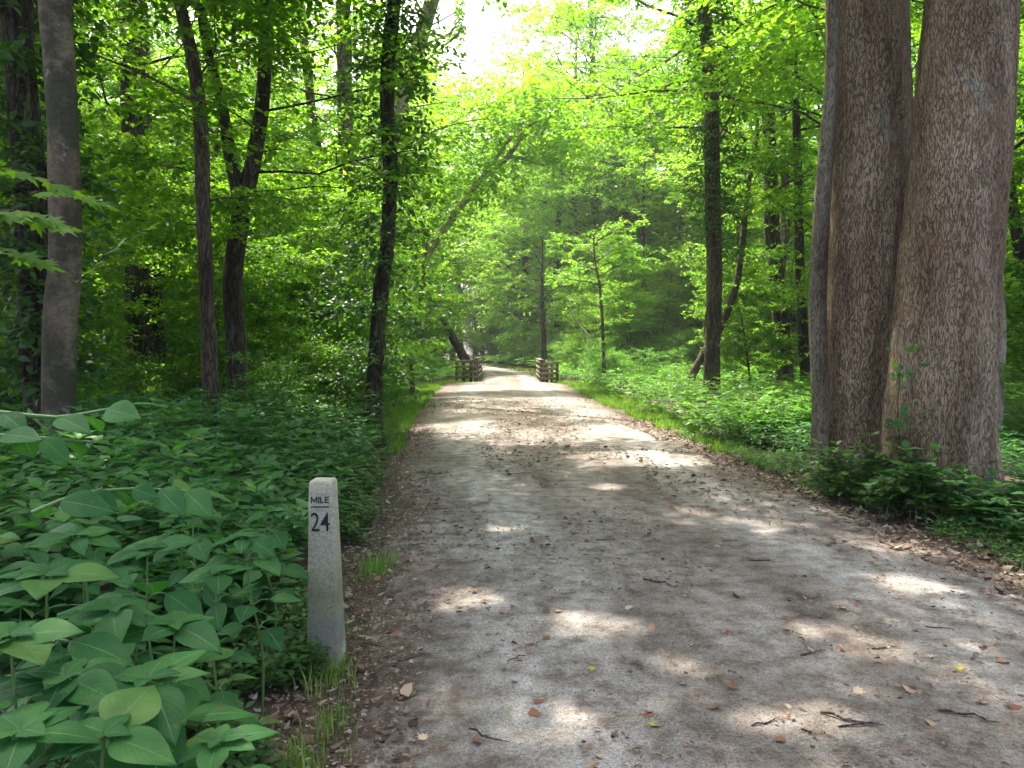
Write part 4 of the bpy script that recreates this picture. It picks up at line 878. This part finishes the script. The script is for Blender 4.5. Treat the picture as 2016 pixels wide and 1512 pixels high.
for k, (ax, ay, bx, by, Y_, nn) in enumerate([(-60, 330, 130, 370, 3.2, 12), (-40, 420, 120, 440, 3.0, 14), (-60, 500, 90, 520, 3.1, 12), (150, 560, 290, 450, 4.4, 12), (60, 380, 200, 400, 3.6, 11)]):
    compound(['upper sunlit maple twig crossing the leftmost trunks', 'middle maple twig with bright lobed leaves at the left edge', 'lowest maple twig drooping at the left edge', 'maple twig reaching right from the mottled trunk', 'small maple twig in front of the mottled trunk'][k],
             [at(ax, ay, Y_), at((ax + bx) / 2, (ay + by) / 2 - 14, Y_ + .1), at(bx, by, Y_ + .2)], nn, .12, M_MAP, T_MAPLE, 'maple_twig', 30 + k)
# low saplings before the giant trunks and climbing leaves between them
def clump(name, label, cx, cy_, r_, n, h, size, seed, mat=M_IVY):
    q = np.random.default_rng(seed); a = q.uniform(0, 6.28, n); d = r_ * np.sqrt(q.random(n)); t = thing(name, label, 'plant', (cx, cy_, 0))
    lf = MB(); st = MB(); X_ = cx + np.cos(a) * d; Y_ = cy_ + np.sin(a) * d * .6; Hs = h * (1.1 - .6 * d / r_) * q.uniform(.6, 1.15, n)
    plant_leaves(lf, None, X_, Y_, Hs, size, T_MID, 5, seed, 5); plant_leaves(MB(), st, X_[:9], Y_[:9], Hs[:9] * .8, size, T_MID, 1, seed, 2)
    for o, m_ in ((lf, mat), (st, M_STEM)):
        for v in o.V: v -= np.array([cx, cy_, 0])
    lf.build('leaves', mat, t); st.build('stem', M_STEM, t)
clump('creeper_clump', 'dark leafy clump at the foot of the slim grey trunk', 3.55, 7.9, .55, 60, .62, .11, 701)
clump('creeper_clump', 'tall feathery clump between the feet of the two giant trunks', 4.0, 7.75, .5, 60, .85, .10, 702)
clump('creeper_clump', 'five-leaved creeper clump in front of the right giant trunk', 3.75, 7.0, .5, 48, .6, .14, 703)
clump('creeper_clump', 'creeper clump at the right foot of the right giant trunk', 4.35, 6.55, .5, 46, .48, .13, 704)
clump('creeper_clump', 'low clump spilling toward the path at the right edge', 4.25, 5.9, .4, 46, .28, .10, 705)
clump('sunlit_bush', 'bright sunlit leafy plant left of the slim grey trunk', 4.5, 12.6, .9, 90, .75, .13, 706, M_SUNY)
def seam_vine():
    base = at(1770, 940, 7.5); t = thing('climbing_vine', 'small lobed vine climbing the seam between the two giant trunks', 'vine', (base.x, base.y, 0))
    pts = [at(1768, 990, 7.38), at(1772, 900, 7.4), at(1768, 800, 7.4), at(1775, 700, 7.42)]; b0 = Vector((base.x, base.y, 0)); P0, r0 = smoothpath([p_ - b0 for p_ in pts], [.006] * 4, .05)
    st = MB(); tube(st, P0, [.006] * len(P0), 5, step=0); st.build('stem', B_MID, t)
    n = 70; q = np.random.default_rng(8); j = q.integers(0, len(P0), n); j = j[(P0[j, 2] > .7)]
    P = P0[j] + q.normal(0, .07, (len(j), 3)) * np.array([1, .3, 1]); P[:, 1] -= .07; D = q.normal(0, .6, P.shape) + np.array([0, -.3, -.5]); N = np.array([0, -1., .7]) + q.normal(0, .3, P.shape)
    lf = MB(); lf.leaves(T_MAPLE, P, D, N, q.uniform(.08, .13, len(P)), 1.1); lf.build('leaves', M_IVY, t)
seam_vine()

# ------------------------------------------------------------------ milepost
def concrete():
    m, n, l, b, out = newmat('weathered_concrete'); tc = n.new('ShaderNodeTexCoord'); v = tc.outputs['Object']
    f = noise_node(n, l, v, 60, 6, .7); g_ = noise_node(n, l, v, 9, 5, .6); gr = noise_node(n, l, v, 320, 2, .5)
    sp = n.new('ShaderNodeSeparateXYZ'); l.new(v, sp.inputs[0])
    c = ramp(n, [(.3, (.27, .25, .17)), (.5, (.41, .385, .285)), (.7, (.55, .52, .41))], f.outputs['Fac'], l).outputs[0]
    ad = n.new('ShaderNodeMath'); ad.operation = 'MULTIPLY_ADD'; l.new(g_.outputs['Fac'], ad.inputs[0]); ad.inputs[1].default_value = .3; l.new(sp.outputs[2], ad.inputs[2])
    al = ramp(n, [(.20, (0, 0, 0)), (.38, (.55, .55, .55)), (.50, (.8, .8, .8)), (.62, (.35, .35, .35)), (.95, (0, 0, 0))], ad.outputs[0], l)
    c = mixc(n, l, al.outputs[0], c, (.15, .16, .07))
    dk = ramp(n, [(.16, (0, 0, 0)), (.26, (.8, .8, .8)), (.36, (.7, .7, .7)), (.44, (0, 0, 0))], ad.outputs[0], l)
    c = mixc(n, l, dk.outputs[0], c, (.17, .165, .13))
    c = mixc(n, l, .7, c, ramp(n, [(.3, (.4, .4, .4)), (.5, (1, 1, 1)), (.7, (1.4, 1.4, 1.4))], gr.outputs['Fac'], l).outputs[0], 'MULTIPLY')
    l.new(c, b.inputs['Base Color']); b.inputs['Roughness'].default_value = .9
    bp = n.new('ShaderNodeBump'); bp.inputs['Distance'].default_value = .006; bp.inputs['Strength'].default_value = .9; l.new(f.outputs['Fac'], bp.inputs['Height']); l.new(bp.outputs[0], b.inputs['Normal'])
    return m
px_, py2 = gpt(636, 1312)
MP = thing('milepost', 'grey concrete milepost reading MILE 24 at the left edge of the path', 'milepost', (px_, py2 + .08, 0), R(-1.0)); MP.rotation_euler = (0, R(-.6), R(-1))
def octa(h, c):  # square with cut corners
    return [(-h, -h + c), (-h + c, -h), (h - c, -h), (h, -h + c), (h, h - c), (h - c, h), (-h + c, h), (-h, h - c)]
lv = [(-.15, .083, .012), (0, .081, .012), (.06, .0795, .012), (.45, .0695, .011), (.85, .0585, .010), (.898, .0572, .007), (.911, .0505, .007), (.9125, .048, .007)]
V = [];
for (z, h, c) in lv: V += [(a, b_, z) for a, b_ in octa(h, c)]
mb = MB(); mb.addgrid(V, len(lv), 8, True); mb.add([v for v in V[-8:]], [tuple(range(8))])
po2 = mb.build('post', concrete(), MP, smooth=False)
bk = newmat('black_paint')[0]; bk.node_tree.nodes['Principled BSDF'].inputs['Base Color'].default_value = (.012, .012, .013, 1); bk.node_tree.nodes['Principled BSDF'].inputs['Roughness'].default_value = .6
def letters(txt, zc, hgt, wid, off=.004):
    cu = bpy.data.curves.new('t', 'FONT'); cu.body = txt; cu.align_x = 'CENTER'; cu.extrude = .0; cu.offset = off * .3
    o = bpy.data.objects.new('t', cu); C.objects.link(o); bpy.context.view_layer.update()
    me = bpy.data.meshes.new_from_object(o.evaluated_get(bpy.context.evaluated_depsgraph_get())); C.objects.unlink(o); bpy.data.objects.remove(o)
    co = np.zeros(len(me.vertices) * 3); me.vertices.foreach_get('co', co); co = co.reshape(-1, 3)
    mn, mx_ = co.min(0), co.max(0); x = (co[:, 0] - (mn[0] + mx_[0]) / 2) / (mx_[0] - mn[0]) * wid; z = (co[:, 1] - (mn[1] + mx_[1]) / 2) / (mx_[1] - mn[1]) * hgt + zc
    hy = np.interp(z, [.45, .85], [.0695, .0585])
    co = np.stack([x - .002, -hy - .0015, z], -1); me.vertices.foreach_set('co', co.ravel()); me.update()
    me.materials.append(bk); ob = bpy.data.objects.new('lettering', me); C.objects.link(ob); ob.parent = MP; return ob
def stroke_word(zc, hgt, wid, th):
    S = {'M': (1.15, [(0, 0, 0, 1), (0, 1, .5, .2), (.5, .2, 1, 1), (1, 1, 1, 0)]), 'I': (.0, [(0, 0, 0, 1)]), 'L': (.62, [(0, 1, 0, 0), (0, 0, 1, 0)]), 'E': (.66, [(0, 1, 0, 0), (0, 0, 1, 0), (0, .5, .9, .5), (0, 1, 1, 1)])}
    tot = sum(S[c][0] for c in 'MILE') + 3 * .42; k = (wid - th) / tot; x0 = -wid / 2 + th / 2; m_ = MB(); i = 0
    for c in 'MILE':
        w_, L_ = S[c]
        for (a, b_, c_, d_) in L_:
            p = np.array([x0 + a * w_ * k, zc - hgt / 2 + th / 2 + b_ * (hgt - th)]); q_ = np.array([x0 + c_ * w_ * k, zc - hgt / 2 + th / 2 + d_ * (hgt - th)])
            t_ = (q_ - p) / np.linalg.norm(q_ - p); n_ = np.array([-t_[1], t_[0]]) * th / 2; p = p - t_ * th / 2; q_ = q_ + t_ * th / 2; i += 1
            V = []
            for v in (p - n_, q_ - n_, q_ + n_, p + n_): V.append((v[0] - .002, -float(np.interp(v[1], [.45, .85], [.0695, .0585])) - .0013 - .0001 * i, v[1]))
            m_.add(V, [(0, 1, 2, 3)])
        x0 += (w_ + .42) * k
    m_.build('lettering', bk, MP, smooth=False)
stroke_word(.820, .032, .090, .0058); letters('24', .712, .092, .093, .006)
mb = MB(); mb.add([(-.047, -.0625, .783), (.043, -.0625, .783), (.043, -.0620, .789), (-.047, -.0620, .789), (-.047, -.058, .783), (.043, -.058, .783), (.043, -.058, .789), (-.047, -.058, .789)], [(0, 1, 2, 3), (3, 2, 6, 7), (1, 5, 6, 2), (0, 3, 7, 4), (0, 4, 5, 1)])
mb.build('rule_line', bk, MP, smooth=False)

# ------------------------------------------------------------------ wooden railings
WOOD = barkmat('weathered_board', (.10, .08, .06), (.19, .16, .13), (.30, .27, .23), .01, 3, 14, .4)
WOODD = barkmat('shade_toned_post_wood', (.05, .038, .03), (.10, .08, .06), (.17, .14, .11), .01, 30, 4, .4)  # darker than the boards: the posts' shadowed side is put into the colour
def box(mb, c, sx, sy, sz, rz=0):
    v = []
    for dz in (-1, 1):
        for dx, dy in ((-1, -1), (1, -1), (1, 1), (-1, 1)):
            x_, y_ = dx * sx / 2, dy * sy / 2; v.append((c[0] + x_ * math.cos(rz) - y_ * math.sin(rz), c[1] + x_ * math.sin(rz) + y_ * math.cos(rz), c[2] + dz * sz / 2))
    mb.add(v, [(0, 3, 2, 1), (4, 5, 6, 7), (0, 1, 5, 4), (1, 2, 6, 5), (2, 3, 7, 6), (3, 0, 4, 7)])
def railing(label, corner, wing_px, Yf, sgn, zs, top):
    t = thing('wooden_railing', label, 'railing', (corner[0], corner[1], 0))
    cx, cy_ = corner
    wx = [(p_ - 1008) / FPX * Yf - cx for p_ in wing_px]
    for x_ in wx:
        m_ = MB(); box(m_, (x_, 0, top / 2 - .1), .13, .12, top + .2, 0); m_.build('post', WOODD, t, False)
    x0, x1 = min(wx + [0]) - .05, max(wx + [0]) + .05
    for z in zs:
        m_ = MB(); box(m_, ((x0 + x1) / 2, -.085 + rng.normal(0, .004), z + rng.normal(0, .01)), x1 - x0, .045, .125); m_.build('rail', WOOD, t, False)
    m_ = MB(); box(m_, (0, 0, top / 2 - .08), .2, .2, top + .24); m_.build('corner_post', WOODD, t, False)
    # side along the path over the bridge
    Ls = 7.5; dx = .25 * (1 if sgn > 0 else 1) * (.2 if sgn > 0 else -.25); ang = math.atan2(Ls, dx) - math.pi / 2
    for k in range(1, 5):
        f = k / 4; m_ = MB(); box(m_, (dx * f, Ls * f, top / 2 - .1), .13, .13, top + .2, ang); m_.build('post', WOODD, t, False)
    off = .085 if sgn < 0 else -.085
    for z in zs:
        m_ = MB(); box(m_, (dx / 2 + off, Ls / 2, z), .045, Ls + .2, .13, ang); m_.build('rail', WOOD, t, False)
    m_ = MB(); box(m_, (dx / 2, Ls / 2, top + .05), .22, Ls + .3, .06, ang); m_.build('top_board', WOOD, t, False)
    return t
railing('weathered wooden railing with open wing on the left side of the far path', ((937 - 1008) / FPX * 38.3, 38.3), [899, 913, 927], 38.3, -1, [1.02, .76, .50, .24], 1.10)
railing('weathered wooden railing on the right side of the far path', ((1067 - 1008) / FPX * 37.5, 37.5), [1077, 1086, 1097], 37.5, 1, [.94, .66, .42, .2], 1.02)
print('objects', len(bpy.data.objects))

# ------------------------------------------------------------------ haze
hm = bpy.data.materials.new('air'); hm.use_nodes = True; hn = hm.node_tree
for n_ in list(hn.nodes): hn.nodes.remove(n_)
ho = hn.nodes.new('ShaderNodeOutputMaterial'); hv = hn.nodes.new('ShaderNodeVolumePrincipled'); hv.inputs['Color'].default_value = (.86, .93, .95, 1)
hv.inputs['Density'].default_value = .0006; hv.inputs['Anisotropy'].default_value = .3; hn.links.new(hv.outputs[0], ho.inputs['Volume'])
mb = MB(); box(mb, (0, 200, 30), 640, 460, 72); kind(mb.build('haze', hm, None, False), 'stuff', 'thin pale summer haze between the far trees')
